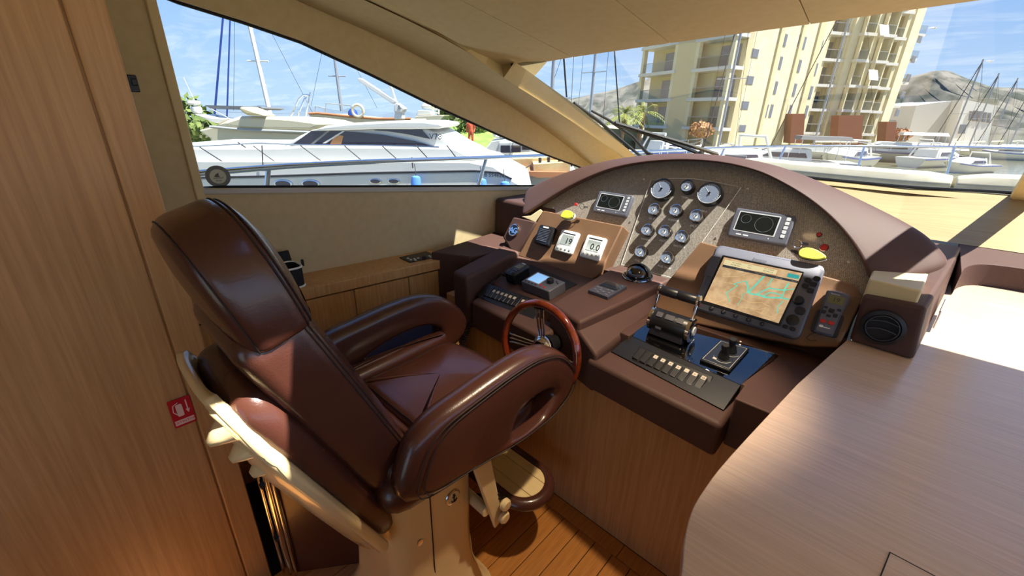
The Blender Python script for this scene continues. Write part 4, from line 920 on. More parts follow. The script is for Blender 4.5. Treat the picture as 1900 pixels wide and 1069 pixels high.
cord = [onZ(932, 507, .945), onZ(918, 520, .90), onZ(905, 535, .875), onZ(893, 552, .85), onZ(884, 565, .80)]
co = []; CP = catmull(cord, 12, False)
ex = [Vector((cord[-1].x-.01, 1.165, z)) for z in (.74, .66, .60)]
cc = D.root
def local(mb): mb.v = [tuple(D.Ri @ (Vector(v)-D.o)) for v in mb.v]; return mb
obj('lead', local(MB().tube(CP, .0034, 6)), 'black_plastic', cc)
h0 = cord[-1]; h1 = Vector((h0.x-.02, min(h0.y, 1.155), .56)); n_ = 150
obj('coil', local(MB().tube([h0.lerp(h1, k/n_)+Vector((.011*math.cos(k*.85), .011*math.sin(k*.85), 0)) for k in range(n_+1)], .0030, 5)), 'black_plastic', cc)
# left switch bank
LS = [onZ(905, 527, .886), onZ(1010.6, 562, .886), onZ(985, 596, .848), onZ(884, 549, .848)]
lsn = (LS[1]-LS[0]).cross(LS[3]-LS[0]).normalized(); lsn = lsn if lsn.z > 0 else -lsn
D = Dev('switch_panel', 'black bank of rocker switches with white icons left of the wheel', 'switches', 945, 555, p=LS[0], n=lsn, xa=LS[1]-LS[0])
sq = [tuple((D.Ri @ (p-D.o))[:2]) for p in LS]; D.part('frame', slab(sq, -.035, .004), 'black_plastic', bevel=.002)
ic = [(922.8, 533.3), (930, 536.6), (937.3, 539.5), (945.1, 542.8), (951, 545.4), (958.2, 548.7), (974, 554.3)]
I = [D.uv(*q, .010) for q in ic]; dx = (I[5][0]-I[0][0])/5
for k in range(-1, 9):
    x = I[0][0]+dx*k
    if x > sq[1][0]-.01: break
    yc_ = (sq[0][1]+sq[3][1])/2; r = D.part('rocker', slab(rrect(dx*.86, abs(sq[0][1]-sq[3][1])*.74, .002, 3, x, yc_), .003, .010, .0015), 'black_plastic')
    if k >= 0 and k != 6: D.part('icon', slab(rrect(dx*.55, dx*.62, .001, 2, x, yc_+.009), .0095, .0106), 'icon', parent=r)
# ================================================================== steering wheel
wt = math.radians(8); WC = Vector((-.88, 1.12, .818)); wn = Vector((0, -math.cos(wt), math.sin(wt))); wu = Vector((0, math.sin(wt), math.cos(wt))); WR = .179
sw = thing('steering_wheel', 'varnished wooden steering wheel with chrome triple spokes', 'steering wheel', WC, rot=Matrix((Vector((1, 0, 0)), wu, wn)).transposed())
wood('mahogany', srgb(126, 48, 22), srgb(78, 26, 12), (14, 14, 14), .12, spec=.6); MT['mahogany'].node_tree.nodes['Principled BSDF'].inputs['Coat Weight'].default_value = 1
obj('rim', MB().tube([(WR*math.cos(a), WR*math.sin(a), 0) for a in [2*PI*k/72 for k in range(72)]], .0155, 14, closed=True), 'mahogany', sw)
obj('hub', MB().lathe([(.040, -.075), (.046, -.045), (.046, -.030)], n=28), 'black_plastic', sw); obj('boss', MB().lathe([(.047, -.034), (.049, -.026), (.046, -.012), (.034, -.002), (.028, 0), (.026, -.003)], n=28), 'chrome', sw, ang=70)
obj('horn_button', MB().lathe([(.026, -.006), (.025, .002), (.012, .005), (.001, .005)], n=22), 'bezel_black', sw)
obj('column', MB().lathe([(.030, -.16), (.034, -.07)], n=22), 'black_plastic', sw)
for a0 in (100, 185, 355):
    s_ = obj('spoke', MB().add([(.0, 0, 0)], []) if False else MB().box((WR*.92*math.cos(math.radians(a0)), WR*.92*math.sin(math.radians(a0)), -.004), (.018, .05, .012), Matrix.Rotation(math.radians(a0), 3, 'Z')), 'bezel_black', sw, bevel=.003)
    for k in (-1, 0, 1):
        a = math.radians(a0); d = Vector((math.cos(a), math.sin(a), 0)); e = Vector((-d.y, d.x, 0))*k
        obj('rod', MB().tube([d*.035+e*.010+Vector((0, 0, -.020)), d*(WR-.012)+e*.018+Vector((0, 0, -.003))], .0038, 8), 'chrome', s_)
# ================================================================== helm chair
CX0 = -1.02
ch = thing('helm_chair', 'dark brown leather helm chair on a cream pedestal with footrest', 'chair', (CX0, .62, 0), world_parts=True)
RC = math.radians(24)
BO = Vector((-.97, .485, .80)); BV = Vector((0, -math.sin(RC), math.cos(RC))); BWd = Vector((0, math.cos(RC), math.sin(RC))); BU = Vector((1, 0, 0))
def fr_pt(O, U, V, W_): return lambda u, v, w: O+U*u+V*v+W_*w
def cushion(outline, w0, w1, r, bulge0, bulge1, P, rb=5, taper=None):
    """pillow between w0 (rear) and w1 (front) with rounded edge r; outline closed, counter-clockwise"""
    O2 = [Vector((x, y)) for x, y in outline]; n = len(O2); c = sum(O2, Vector((0, 0)))/n
    nor = []
    for i in range(n):
        t = O2[(i+1) % n]-O2[i-1]; nor.append(Vector((t.y, -t.x)).normalized())
    area = sum(O2[i].x*O2[(i+1) % n].y-O2[(i+1) % n].x*O2[i].y for i in range(n))
    if area < 0: nor = [-k for k in nor]
    rings = []
    def ring(ins, w): rings.append([P(*(O2[i]-nor[i]*ins), w) for i in range(n)])
    def capring(k, w, ins): rings.append([P(*(c+(O2[i]-nor[i]*ins-c)*k), w) for i in range(n)])
    for k in (.04, .3, .55, .78, .92): capring(k, w0-bulge0*(1-k**2.2), r)
    for j in range(rb+1):
        a = PI/2*j/rb; ring(r*(1-math.sin(a)), w0+r*(1-math.cos(a)))
    for j in range(rb+1):
        a = PI/2*j/rb; ring(r*(1-math.cos(a)), w1-r*(1-math.sin(a)))
    for k in (.92, .78, .55, .3, .04): capring(k, w1+bulge1*(1-k**2.2), r)
    return MB().loft(rings)
def seam(outline, ins, w, P, rad=.0022):
    O2 = [Vector((x, y)) for x, y in outline]; n = len(O2); out = []
    area = sum(O2[i].x*O2[(i+1) % n].y-O2[(i+1) % n].x*O2[i].y for i in range(n)); s = 1 if area > 0 else -1
    for i in range(n):
        t = O2[(i+1) % n]-O2[i-1]; nn = Vector((t.y, -t.x)).normalized()*s; out.append(P(*(O2[i]-nn*ins), w))
    return MB().tube(out, rad, 5, closed=True)
def smooth_outline(P, n=6): return [(p.x, p.y) for p in catmull([(x, y, 0) for x, y in P], n)]
PB = fr_pt(BO, BU, BV, BWd)
# main back cushion
back = smooth_outline([(-.172, -.02), (-.180, .15), (-.182, .30), (-.178, .45), (-.162, .535), (-.09, .555), (.09, .555), (.162, .535), (.178, .45), (.182, .30), (.180, .15), (.172, -.02), (.09, -.06), (-.09, -.06)], 5)
bk_ = obj('backrest', cushion(back, -.150, .004, .040, .0, .020, PB), 'seat_leather', ch, ang=180)
for ins, w in ((.004, -.018), (.010, -.009)): obj('seam', seam(back, ins, w, PB, .0018), 'stitch', bk_)
# headrest
hd = smooth_outline([(-.160, .045), (-.170, .08), (-.166, .16), (-.140, .235), (-.085, .285), (0, .300), (.085, .285), (.140, .235), (.166, .16), (.170, .08), (.160, .045), (.09, .026), (-.09, .026)], 5)
RH = math.radians(18); PH = fr_pt(Vector((-.96, .305, 1.215)), BU, Vector((0, -math.sin(RH), math.cos(RH))), Vector((0, math.cos(RH), math.sin(RH))))
he = obj('headrest', cushion(hd, -.135, .004, .042, .010, .022, PH), 'seat_leather', ch, ang=180)
for ins, w in ((.004, -.018), (.010, -.009)): obj('seam', seam(hd, ins, w, PH, .0018), 'stitch', he)
obj('seam', seam(hd, .006, -.116, PH, .0016), 'stitch', he)
# rear cushion (bolster behind the back)
rear = smooth_outline([(-.165, -.17), (-.180, .1), (-.180, .34), (-.15, .43), (-.08, .45), (.08, .45), (.15, .43), (.180, .34), (.180, .1), (.165, -.17), (.09, -.20), (-.09, -.20)], 5)
obj('rear_cushion', cushion(rear, -.220, -.140, .036, .006, 0, PB), 'seat_leather', ch, ang=180)
# cream shell wrapping the back, with bellows-like hinge folds
def shell_prof(u, v, k):
    return PB(u, v, -.182-.012*k)
sh_m = MB(); rows = []
VV = [-.215, -.12, 0, .12, .24, .34, .41, .455, .475]
for v in VV:
    hw = .195-.075*max(0, (v-.26)/.215)**2-.03*max(0, (-.08-v)/.12); r = []
    for k in range(17):
        t = -1+2*k/16; u = hw*math.copysign(abs(t)**.75, t)
        wrap = -.215-.050*(1-abs(t)**3.0)*(1-.8*max(0, (v-.26)/.215)); r.append(PB(u, v, wrap))
    rows.append(r)
inner = [[p+BWd*.014 for p in r] for r in rows]
sh_m.loft(rows, False, False, False)
sho = obj('shell', sh_m, 'cream_gelcoat', ch, ang=80); so = sho.modifiers.new('thick', 'SOLIDIFY'); so.thickness = .020; so.offset = 0
lip = MB()
for s in (-1, 1):
    lip.loft([[PB(s*(.178-.075*max(0, (v-.26)/.215)**2+.018*math.sin(a)), v, -.222+.030*math.cos(a)*.55) for a in [2*PI*j/8 for j in range(8)]] for v in [-.19, -.1, 0, .1, .2, .3, .4, .45]]); obj('shell_edge', lip, 'cream_gelcoat', ch, ang=80); lip = MB()
for k, v in enumerate((.40, .335, .27)):
    for s in (1,):
        obj('hinge_fold', MB().loft([[PB(s*(.120+.046*math.cos(a)*f), v+.028*math.sin(a)*f, -.235-.055*(1-f)) for a in [2*PI*j/12 for j in range(12)]] for f in (1, .97, .85, .6, .25)]), 'cream_gelcoat', ch, ang=80)
# seat: base pan, cushion with raised sides, loose inner cushions
SO = Vector((-1.04, .72, .60)); PS_ = fr_pt(SO, Vector((1.12, 0, 0)), Vector((0, 1, -.02)).normalized(), Vector((0, .02, 1)).normalized())
seat = smooth_outline([(-.262, -.33), (-.27, -.1), (-.268, .14), (-.235, .262), (-.12, .285), (.12, .285), (.235, .262), (.268, .14), (.27, -.1), (.262, -.33), (.12, -.36), (-.12, -.36)], 5)
obj('seat_base', cushion(seat, .035, .145, .05, .0, .0, PS_), 'seat_leather', ch, ang=180)
sc_ = smooth_outline([(-.165, -.16), (-.178, .05), (-.19, .215), (-.10, .268), (.10, .268), (.19, .215), (.178, .05), (.165, -.16), (.1, -.175), (-.1, -.175)], 5)
seatc = obj('seat_cushion', cushion(sc_, .10, .182, .040, 0, .016, PS_), 'seat_leather', ch, ang=180)
obj('seam', seam(sc_, .012, .172, PS_, .0016), 'stitch', seatc)
for s in (-1, 1):
    sb_ = smooth_outline([(s*.255, -.30), (s*.262, 0), (s*.245, .22), (s*.205, .255), (s*.19, .1), (s*.172, -.1), (s*.165, -.30)], 5)
    obj('seat_bolster', cushion(sb_, .09, .198, .036, 0, .012, PS_), 'seat_leather', ch, ang=180)
for k, y in enumerate((-.235,)):
    lc = smooth_outline([(-.155, y-.055), (-.16, y), (-.155, y+.055), (.155, y+.055), (.16, y), (.155, y-.055)], 5)
    obj('lumbar_cushion', cushion(lc, .10, .176, .035, 0, .01, PS_), 'seat_leather', ch, ang=180)
# arms: padded loops with a triangular opening
OUTP = [(.392, .735), (.415, .865), (.487, .928), (.622, .950), (.77, .966), (.893, .966), (1.0, .934), (1.078, .870), (1.130, .790), (1.112, .725), (1.045, .688), (.975, .672), (.806, .672), (.578, .706)]
INNS = [(.800, .705), (.806, .722), (.815, .745), (.835, .775), (.87, .792), (.92, .796), (.965, .790), (.995, .775), (1.003, .752), (.990, .732), (.962, .706), (.93, .690), (.86, .684), (.81, .690)]
INNP = [(.585, .752), (.60, .775), (.64, .800), (.70, .822), (.80, .838), (.88, .836), (.935, .822), (.968, .795), (.974, .765), (.955, .742), (.90, .730), (.82, .722), (.73, .718), (.64, .728)]
Oc = catmull([(0, y, z) for y, z in OUTP], 5)
def arm(x, label, s, inn):
    Ic = catmull([(0, y, z) for y, z in inn], 5)
    mb = MB(); rings = []; n = 16; HT = .047
    for o, i in zip(Oc, Ic):
        c = (o+i)/2; d = (o-i)/2; ring = []
        for j in range(n):
            a = 2*PI*j/n; ca, sa = math.cos(a), math.sin(a)
            e = .55
            ring.append(Vector((x, 0, 0))+c+d*math.copysign(abs(ca)**e, ca)+Vector((HT*math.copysign(abs(sa)**e, sa), 0, 0)))
        rings.append(ring)
    mb.loft(rings, True, True)
    o_ = obj('armrest', mb, 'seat_leather', ch, ang=180); o_['label'] = label
    for f in (.80, .70):
        obj('seam', MB().tube([Vector((x+s*HT*(1.0 if f < .75 else .975), 0, 0))+(a+b)/2+(a-b)/2*f for a, b in zip(Oc, Ic)], .0018, 5, closed=True), 'stitch', o_)
    ip = MB(); ip.prism([Vector((x+.012, p.y, p.z)) for p in Ic[::2]], [Vector((x-.012, p.y, p.z)) for p in Ic[::2]])
    return o_
arm(-.742, 'near padded armrest with stitched outer face', 1, INNS); arm(-1.345, 'far padded armrest loop', -1, INNP)
obj('arm_bracket', MB().box((-1.345, .92, .62), (.05, .10, .12)), 'black_plastic', ch, bevel=.005)
# pedestal
pd = []
for z, g in ((0, 1.42), (.03, 1.40), (.08, 1.22), (.16, 1.06), (.30, 1.0), (.635, 1.0)):
    pts = []
    for (x, y) in rrect(.30, .30, .06, 6, 0, 0):
        f = g if (y < 0 or z == 0) else 1+(g-1)*.6
        pts.append(Vector((-.935+x*g, .545+y*f*1.05, z)))
    pd.append(pts)
pdo = obj('pedestal', MB().loft(pd), 'cream_gelcoat', ch, ang=60)
xs_ = -.935+.151
obj('pedestal_joint', MB().b2((xs_-.002, .515, .10), (xs_+.0012, .518, .63)), 'groove', pdo)
rb = Matrix.Rotation(PI/2, 3, 'Y')
def on_side(mb, y, z): return moved(mb, (xs_, y, z), 0, Matrix(((0, 0, 1), (1, 0, 0), (0, 1, 0))))
obj('anchor_badge', on_side(MB().lathe([(.028, 0), (.027, .004), (.024, .006), (.001, .006)], n=28), .60, .535), 'chrome', pdo)
obj('badge_field', on_side(MB().lathe([(.022, .005), (.022, .0066), (.001, .0066)], n=24), .60, .535), 'cream_block', pdo)
an = MB(); an.tube([(0, .012, .008), (0, -.012, .008)], .0022, 6); an.tube([(-.006, .006, .008), (.006, .006, .008)], .0018, 6); an.tube([(.011*math.cos(a), -.003+.011*math.sin(a), .008) for a in [math.radians(200+140*k/8) for k in range(9)]], .0022, 6); an.tube([(.003*math.cos(a), .014+.003*math.sin(a), .008) for a in [2*PI*k/10 for k in range(10)]], .0012, 5, closed=True)
obj('anchor', on_side(an, .60, .535), 'stitch', pdo)
obj('lock', on_side(MB().lathe([(.011, 0), (.010, .004), (.004, .005)], n=16), .47, .455), 'chrome', pdo)
# footrest: stadium plate with padded rim, slats on top
FZ = .272; fc = (-1.0, .985)
fo = [(x, y) for x, y in rrect(.60, .235, .115, 9, *fc)]
frs = [(x, y) for x, y in rrect(.545, .18, .089, 9, *fc)]
obj('footrest_rim', MB().tube([(x, y, FZ) for x, y in rrect(.572, .207, .102, 9, *fc)], .026, 12, closed=True), 'seat_leather', ch, ang=180)
pl_ = obj('footrest_plate', slab(frs, FZ-.012, FZ+.016), 'cream_gelcoat', ch, ang=30)
def xspan(y):
    xs = [x for (x, yy), (x2, y2) in zip(frs, frs[1:]+frs[:1]) if (yy-y)*(y2-y) <= 0]
    return (min(xs), max(xs)) if xs else (0, 0)
noisy('tread', srgb(232, 206, 154), srgb(222, 194, 140), (5, 900, 5), .5)
bands = [(-.086, -.042), (-.039, .040), (.043, .086)]
for a, b in bands:
    P = [p for p in frs if a <= p[1]-fc[1] <= b]
    Y0, Y1 = fc[1]+a, fc[1]+b
    def hx(y):
        d = abs(y-fc[1]); return .2725-.089+(max(0, .089**2-d*d))**.5-.003
    ysn = [lerp(Y0, Y1, k/6) for k in range(7)]
    poly = [(fc[0]+hx(y), y) for y in ysn]+[(fc[0]-hx(y), y) for y in ysn[::-1]]
    obj('tread', slab(poly, FZ+.014, FZ+.0205), 'tread', pl_, bevel=.001, seg=1)
# hanger of the footrest with two knobs
xk = -.725
br_ = obj('footrest_bracket', MB().prism([(xk, .640, .66), (xk, .712, .66), (xk, .775, .335), (xk, .735, .318)], [(xk-.014, .640, .66), (xk-.014, .712, .66), (xk-.014, .775, .335), (xk-.014, .735, .318)]), 'cream_gelcoat', ch, bevel=.005)
for (y, z) in ((.767, .420), (.762, .365)): obj('knob', MB().lathe([(.012, xk), (.022, xk+.008), (.022, xk+.020), (.017, xk+.026), (.001, xk+.027)], (0, y, z), 20, 'X'), 'cream_gelcoat', ch)
for (y, z) in ((.748, .475), (.752, .452)): obj('adjust_hole', MB().lathe([(.0055, xk), (.0055, xk+.0008)], (0, y, z), 10, 'X'), 'black_matt', br_)
obj('cross_tube', MB().tube([(xk-.005, .70, .43), (-1.25, .70, .43)], .020, 12), 'cream_gelcoat', ch)
obj('footrest_arm', MB().tube([(-.80, .72, .42), (-.80, .90, .27)], .015, 8), 'black_plastic', ch)
# ================================================================== small things around the chair
# upright folded leather step with chrome rails, between chair and bulkhead
fs_ = thing('folding_step', 'folded leather-topped step with chrome rails leaning by the bulkhead', 'step', (-1.27, .27, 0), world_parts=True)
obj('leather_board', MB().prism([(-1.30, .235, .52), (-1.275, .235, .52), (-1.12, .44, .50), (-1.145, .44, .50)], [(-1.30, .235, .05), (-1.275, .235, .05), (-1.12, .44, .05), (-1.145, .44, .05)]), 'seat_leather', fs_, bevel=.012, seg=3)
for x, y, r in ((-1.305, .205, .006), (-1.285, .222, .011), (-1.262, .232, .005)):
    obj('rail', MB().tube([(x, y, .06), (x, y, .60)], r, 10), 'chrome', fs_)
for z in (.25, .5): obj('rail_clip', MB().box((-1.295, .215, z), (.03, .03, .012)), 'black_plastic', fs_, bevel=.002)
# dark slot cover along bulkhead edge
mat('red_edge', srgb(214, 70, 60), .4)
sp_ = thing('deck_shoe', 'white rounded shoe tip with red edge on the floor beside the bulkhead', 'shoe', (-1.22, .175, 0), world_parts=True)
P = [(p.x, p.y) for p in catmull([(-1.205, .205, 0), (-1.20, .185, 0), (-1.225, .10, 0), (-1.235, .0, 0), (-1.30, .0, 0), (-1.285, .10, 0), (-1.245, .19, 0), (-1.225, .21, 0)], 5)]
obj('sole', slab(P, 0, .014, .003), 'red_edge', sp_); cxs = sum(p[0] for p in P)/len(P); cys = sum(p[1] for p in P)/len(P)
obj('upper', slab([(cxs+(x-cxs)*.90, cys+(y-cys)*.96) for x, y in P], .012, .045, .014), 'white_plastic', sp_)
# fire extinguisher sticker
stq = [(324, 752), (343.5, 737.5), (352.5, 777), (331, 791)]
D = Dev('fire_sticker', 'red fire extinguisher sticker on the oak bulkhead', 'sticker', 338, 764, p=(BX, 0, 0), n=(1, 0, 0), xa=(0, 1, 0))
mat('sticker_red', srgb(190, 24, 40), .35); mat('sticker_white', srgb(235, 200, 190), .5)
C4 = [D.uv(*q) for q in stq]; x0 = min(p[0] for p in C4)*.92; x1 = max(p[0] for p in C4)*.92; y0 = min(p[1] for p in C4); y1 = max(p[1] for p in C4)
w_, h_ = .052, .092
D.part('backing', slab(rrect(w_, h_, .003, 2), 0, .0012), 'sticker_red')
D.part('extinguisher', slab(rrect(.015, .040, .004, 3, -.004, .008), .001, .0017), 'sticker_white'); D.part('hose', MB().tube([(-.004, .034, .0016), (-.016, .028, .0016), (-.019, .008, .0016), (-.012, -.004, .0016)], .0012, 5), 'sticker_white')
D.part('arrow', MB().quad((.0125, .036, .0016), (.0155, .036, .0016), (.0155, .004, .0016), (.0125, .004, .0016)).add([(.009, .005, .0016), (.019, .005, .0016), (.014, -.008, .0016)], [(0, 1, 2)]), 'sticker_white')
D.part('text_band', slab(rrect(.046, .016, .001, 2, 0, -.031), .001, .0016), 'sticker_white'); D.part('lettering', moved(text_mb('EXTINTOR', .0105), (0, -.031, .0018)), 'sticker_red')
# black clip on the side wall, round decal on the side window
D = Dev('wall_clip', 'small black clip on the cream wall beside the side window', 'clip', 245, 155, p=WP, n=WN, xa=(.129, 1, 0))
D.part('base', slab(rrect(.034, .055, .004, 3), 0, .010, .002), 'black_plastic'); D.part('hook', slab(rrect(.016, .022, .003, 3, .008, .004), .010, .022, .002), 'black_plastic')
D = Dev('window_decal', 'round grey decal with sailing ship on the side window', 'decal', 404.5, 327.5, p=WP+Vector((-.026, 0, 0)), n=WN, xa=(.129, 1, 0))
mat('decal_grey', srgb(112, 112, 106), .5); mat('decal_pale', srgb(196, 198, 176), .5); mat('decal_ink', srgb(84, 86, 70), .5)
c0 = D.uv(380.5, 327); c1 = D.uv(429, 329); ru = (c1[0]-c0[0])/2; ct = D.uv(403, 307.5); cb = D.uv(406, 347.5); rv = (ct[1]-cb[1])/2; rr_ = (ru+rv)/2
D.part('ring', MB().lathe([(rr_, 0), (rr_, .002), (rr_*.66, .002), (rr_*.66, 0)], n=36, cap=False), 'decal_grey'); D.part('field', MB().lathe([(rr_*.67, 0), (rr_*.67, .0016), (.0005, .0016)], n=36), 'decal_pale')
s_ = rr_/.05
D.part('ship', MB().add([(x*s_, y*s_, .0022) for x, y in [(-.016, .0), (-.006, .012), (.006, .017), (.003, .006), (.008, -.003), (-.008, -.003)]], [tuple(range(6))]).add([(x*s_, y*s_, .0022) for x, y in [(-.022, -.006), (.016, -.006), (.021, .0), (.017, -.009), (-.018, -.009)]], [tuple(range(5))]), 'decal_ink')
mb = text_mb('2008', .012*s_); mb.v = [(-a, b, c) for a, b, c in mb.v]; D.part('lettering', moved(mb, (0, -.019*s_, .0022)), 'decal_ink')
# black pouch on the shelf
pc = thing('pouch', 'open black pouch with white piping on the oak shelf behind the chair', 'pouch', (-1.9, .62, SZ), world_parts=True)
b1 = onZ(572, 533, SZ); pw, pl2, ph = .115, .22, .095
x1 = b1.x-.01; y1 = b1.y+.0; P = rrect(pw, pl2, .03, 4, x1-pw/2, y1-pl2/2)
wl = MB(); inn2 = [(x1-pw/2+(x-x1+pw/2)*.9, y1-pl2/2+(y-y1+pl2/2)*.95) for x, y in P]
wl.loft([[(x, y, SZ+.004) for x, y in P], [(x, y, SZ+ph) for x, y in P], [(x, y, SZ+ph) for x, y in inn2], [(x, y, SZ+.02) for x, y in inn2]], True, False, False); wl.add([(x, y, SZ+.02) for x, y in inn2], [tuple(range(len(inn2)))])
obj('body', wl, 'black_matt', pc, ang=60); obj('top_piping', MB().tube([(x, y, SZ+ph) for x, y in P], .0045, 6, closed=True), 'white_plastic', pc); obj('bottom_piping', MB().tube([(x, y, SZ+.006) for x, y in P], .005, 6, closed=True), 'white_plastic', pc)
obj('lid', MB().prism([(x1-pw-.006, y1-pl2, SZ+ph+.05), (x1-pw-.006, y1-.01, SZ+ph+.05), (x1-pw-.002, y1-.005, SZ+ph), (x1-pw-.002, y1-pl2, SZ+ph)], [(x1-pw-.018, y1-pl2, SZ+ph+.05), (x1-pw-.018, y1-.01, SZ+ph+.05), (x1-pw-.014, y1-.005, SZ+ph), (x1-pw-.014, y1-pl2, SZ+ph)]), 'black_matt', pc, bevel=.003)
obj('zip_tab', MB().box((x1-.03, y1+.008, SZ+ph+.01), (.012, .010, .03)), 'black_plastic', pc, bevel=.002)
# control plate in the shelf
D = Dev('control_plate', 'dark metal control plate with knobs set into the oak shelf', 'control panel', 776, 478, p=(0, 0, SZ), n=(0, 0, 1), xa=(.129, 1, 0))
mat('plate_dark', srgb(64, 58, 50), .3, .6)
cp = [D.uv(*q) for q in [(741.5, 479), (790.8, 468), (812, 477), (760.5, 488)]]; D.part('plate', slab(cp, 0, .004), 'plate_dark', bevel=.001); cxp = sum(p[0] for p in cp)/4; cyp = sum(p[1] for p in cp)/4
D.part('border', MB().tube([(x, y, .0035) for x, y in cp], .002, 4, closed=True), 'black_plastic')
for q in [(757, 479.5), (762, 482), (769, 480.5), (771, 483), (776, 479), (797, 475), (799, 477.5)]: u, v = D.uv(*q, .005); D.part('button', slab(rrect(.012, .016, .004, 3, u, v), .004, .007, .001), 'silver_plastic')
u, v = D.uv(787, 479, .01); D.part('knob', MB().lathe([(.012, .004), (.011, .020), (.008, .023), (.001, .023)], (u, v, 0), 16), 'black_plastic')
# navy cushion with white piping on a low locker beside the chair
lk = tag(obj('side_locker', MB().b2((-1.755, .70, 0), (-1.42, 1.20, .60)), 'oak_shelf', origin=(-1.58, .95, 0), bevel=.004), 'low oak locker between the chair and the port shelf', 'locker')
mat('navy_fabric', srgb(24, 28, 66), .8); nc = thing('navy_cushion', 'navy blue cushion with white piping beside the chair', 'cushion', (-1.58, .95, .60), world_parts=True)
P = rrect(.325, .50, .05, 5, -1.588, .955)
obj('pad', MB().loft([[(x, y, .602) for x, y in rrect(.31, .485, .045, 5, -1.588, .955)], [(x, y, .62) for x, y in P], [(x, y, .665) for x, y in P], [(x, y, .69) for x, y in rrect(.29, .465, .04, 5, -1.588, .955)], [(x, y, .695) for x, y in rrect(.12, .25, .03, 5, -1.588, .955)]]), 'navy_fabric', nc, ang=70)
obj('piping', MB().tube([(x, y, .677) for x, y in P], .006, 6, closed=True), 'white_plastic', nc)
tag(obj('wood_block', MB().box((-1.735, .905, .712), (.03, .11, .028)), 'oak_shelf', origin=(-1.735, .905, .70), bevel=.003), 'short pale wood strip lying at the back of the navy cushion', 'wood strip')
# recessed ceiling lamp over the aisle
lamp = thing('ceiling_lamp', 'recessed round ceiling lamp over the aisle', 'lamp', (-.35, 1.20, ceilz(-.35, 1.20)))
mat('lamp_glow', srgb(255, 226, 180), .5, emit=srgb(255, 214, 160), es=6)
obj('ring', MB().lathe([(.045, -.002), (.045, -.008), (.036, -.010), (.034, -.002)], n=28, cap=False), 'chrome', lamp); obj('lens', MB().lathe([(.034, -.003), (.001, -.004)], n=24), 'lamp_glow', lamp)
ld = bpy.data.lights.new('ceiling_lamp_light', 'SPOT'); ld.energy = 55; ld.color = (1, .80, .55); ld.spot_size = math.radians(62); ld.spot_blend = .5; ld.shadow_soft_size = .03
lo = bpy.data.objects.new('ceiling_lamp_light', ld); COL.objects.link(lo); lo.parent = lamp; lo.location = (0, 0, -.02); lo.rotation_euler = (Vector((.35, .18, 1.8))).to_track_quat('Z', 'Y').to_euler()
# ================================================================== the marina outside
HF = Vector((-math.sin(HEAD), math.cos(HEAD), 0)); HR = Vector((math.cos(HEAD), math.sin(HEAD), 0))
WZ = -1.75
def onF(x, y, f): return onP(x, y, HF*f, HF)
def G(r, f, z): return HR*r+HF*f+Vector((0, 0, z))
def sil(P, f, depth, mb=None, inset=0):
    """solid whose near face is the polygon (frame pixels) standing f metres ahead, running depth metres back"""
    a = [onF(x, y, f) for x, y in P]; b = [p+HF*depth for p in a]
    if inset:
        c = sum(b, Vector())/len(b); b = [c+(p-c)*(1-inset) for p in b]
    return (mb or MB()).prism(a, b)
def pole(p, q, r, n=6, r2=None): return MB().tube([p, q], [r, r2 if r2 else r], n)
mat('boat_white', srgb(204, 203, 197), .3, coat=.2); mat('boat_cream', srgb(196, 188, 160), .4); mat('boat_grey', srgb(150, 152, 150), .5)
mat('boat_glass', srgb(46, 42, 54), .08, spec=.8); mat('boat_line', srgb(44, 44, 50), .5); mat('boat_blue', srgb(40, 70, 150), .45); mat('fender_blue', srgb(90, 140, 214), .5)
mat('canvas_grey', srgb(92, 94, 98), .8); mat('rust', srgb(168, 112, 76), .8); mat('teak', srgb(176, 128, 84), .7); mat('mast_grey', srgb(150, 154, 162), .4, .3); mat('rope_dark', srgb(38, 38, 44), .7)
# ---- water
m = noisy('water', srgb(112, 112, 92), srgb(134, 132, 108), (.5, 1.3, 1), .06, 6, spec=.6, bs=.5, bd=.08)
wt_ = MB(); s = 900
wt_.quad((-s, -s, WZ), (s, -s, WZ), (s, s, WZ), (-s, s, WZ))
wo = obj('harbour_water', wt_, 'water'); wo['kind'] = 'structure'; wo['label'] = 'grey-green rippled harbour water'
# ---- quay and banks
noisy('quay_stone', srgb(188, 172, 138), srgb(206, 190, 156), .6, .9); noisy('grass_bank', srgb(96, 128, 52), srgb(140, 160, 80), .8, .95, bs=.4, bd=.2); noisy('earth', srgb(150, 140, 104), srgb(124, 124, 84), .02, .95)
qp = [onZ(*q, -.8) for q in [(1180, 262), (1300, 264), (1480, 268), (1640, 268), (1780, 272), (1960, 276)]]
qm = MB(); n = len(qp)
for a, b in zip(qp, qp[1:]):
    u = Vector((0, 0, 1.0)); qm.quad(a-u, b-u, b, a); far = (HF*160); qm.quad(a, b, b+far, a+far)
o = obj('quay', qm, 'quay_stone'); o['kind'] = 'structure'; o['label'] = 'pale stone quay across the harbour'
gb = MB(); gpt = [onF(x, y, 30) for x, y in [(795, 252), (850, 246), (905, 250), (960, 262), (1060, 270)]]
rowz = [[p+HF*d+Vector((0, 0, h)) for p in gpt] for d, h in ((0, -.9), (3, -.1), (7, .5), (12, .8), (60, .8))]
gb.loft(rowz, False, False, False); o = obj('grass_bank', gb, 'grass_bank'); o['kind'] = 'structure'; o['label'] = 'green grassy bank behind the moored yacht'
sh_ = MB(); a = [onF(x, y, 60) for x, y in [(300, 226), (600, 222), (840, 222), (1060, 232), (1190, 244)]]; sh_.loft([[p+Vector((0, 0, -2)) for p in a], a, [p+HF*300+Vector((0, 0, .5)) for p in a]], False, False, False)
o = obj('shore_land', sh_, 'earth'); o['kind'] = 'structure'; o['label'] = 'low land on the far shore'
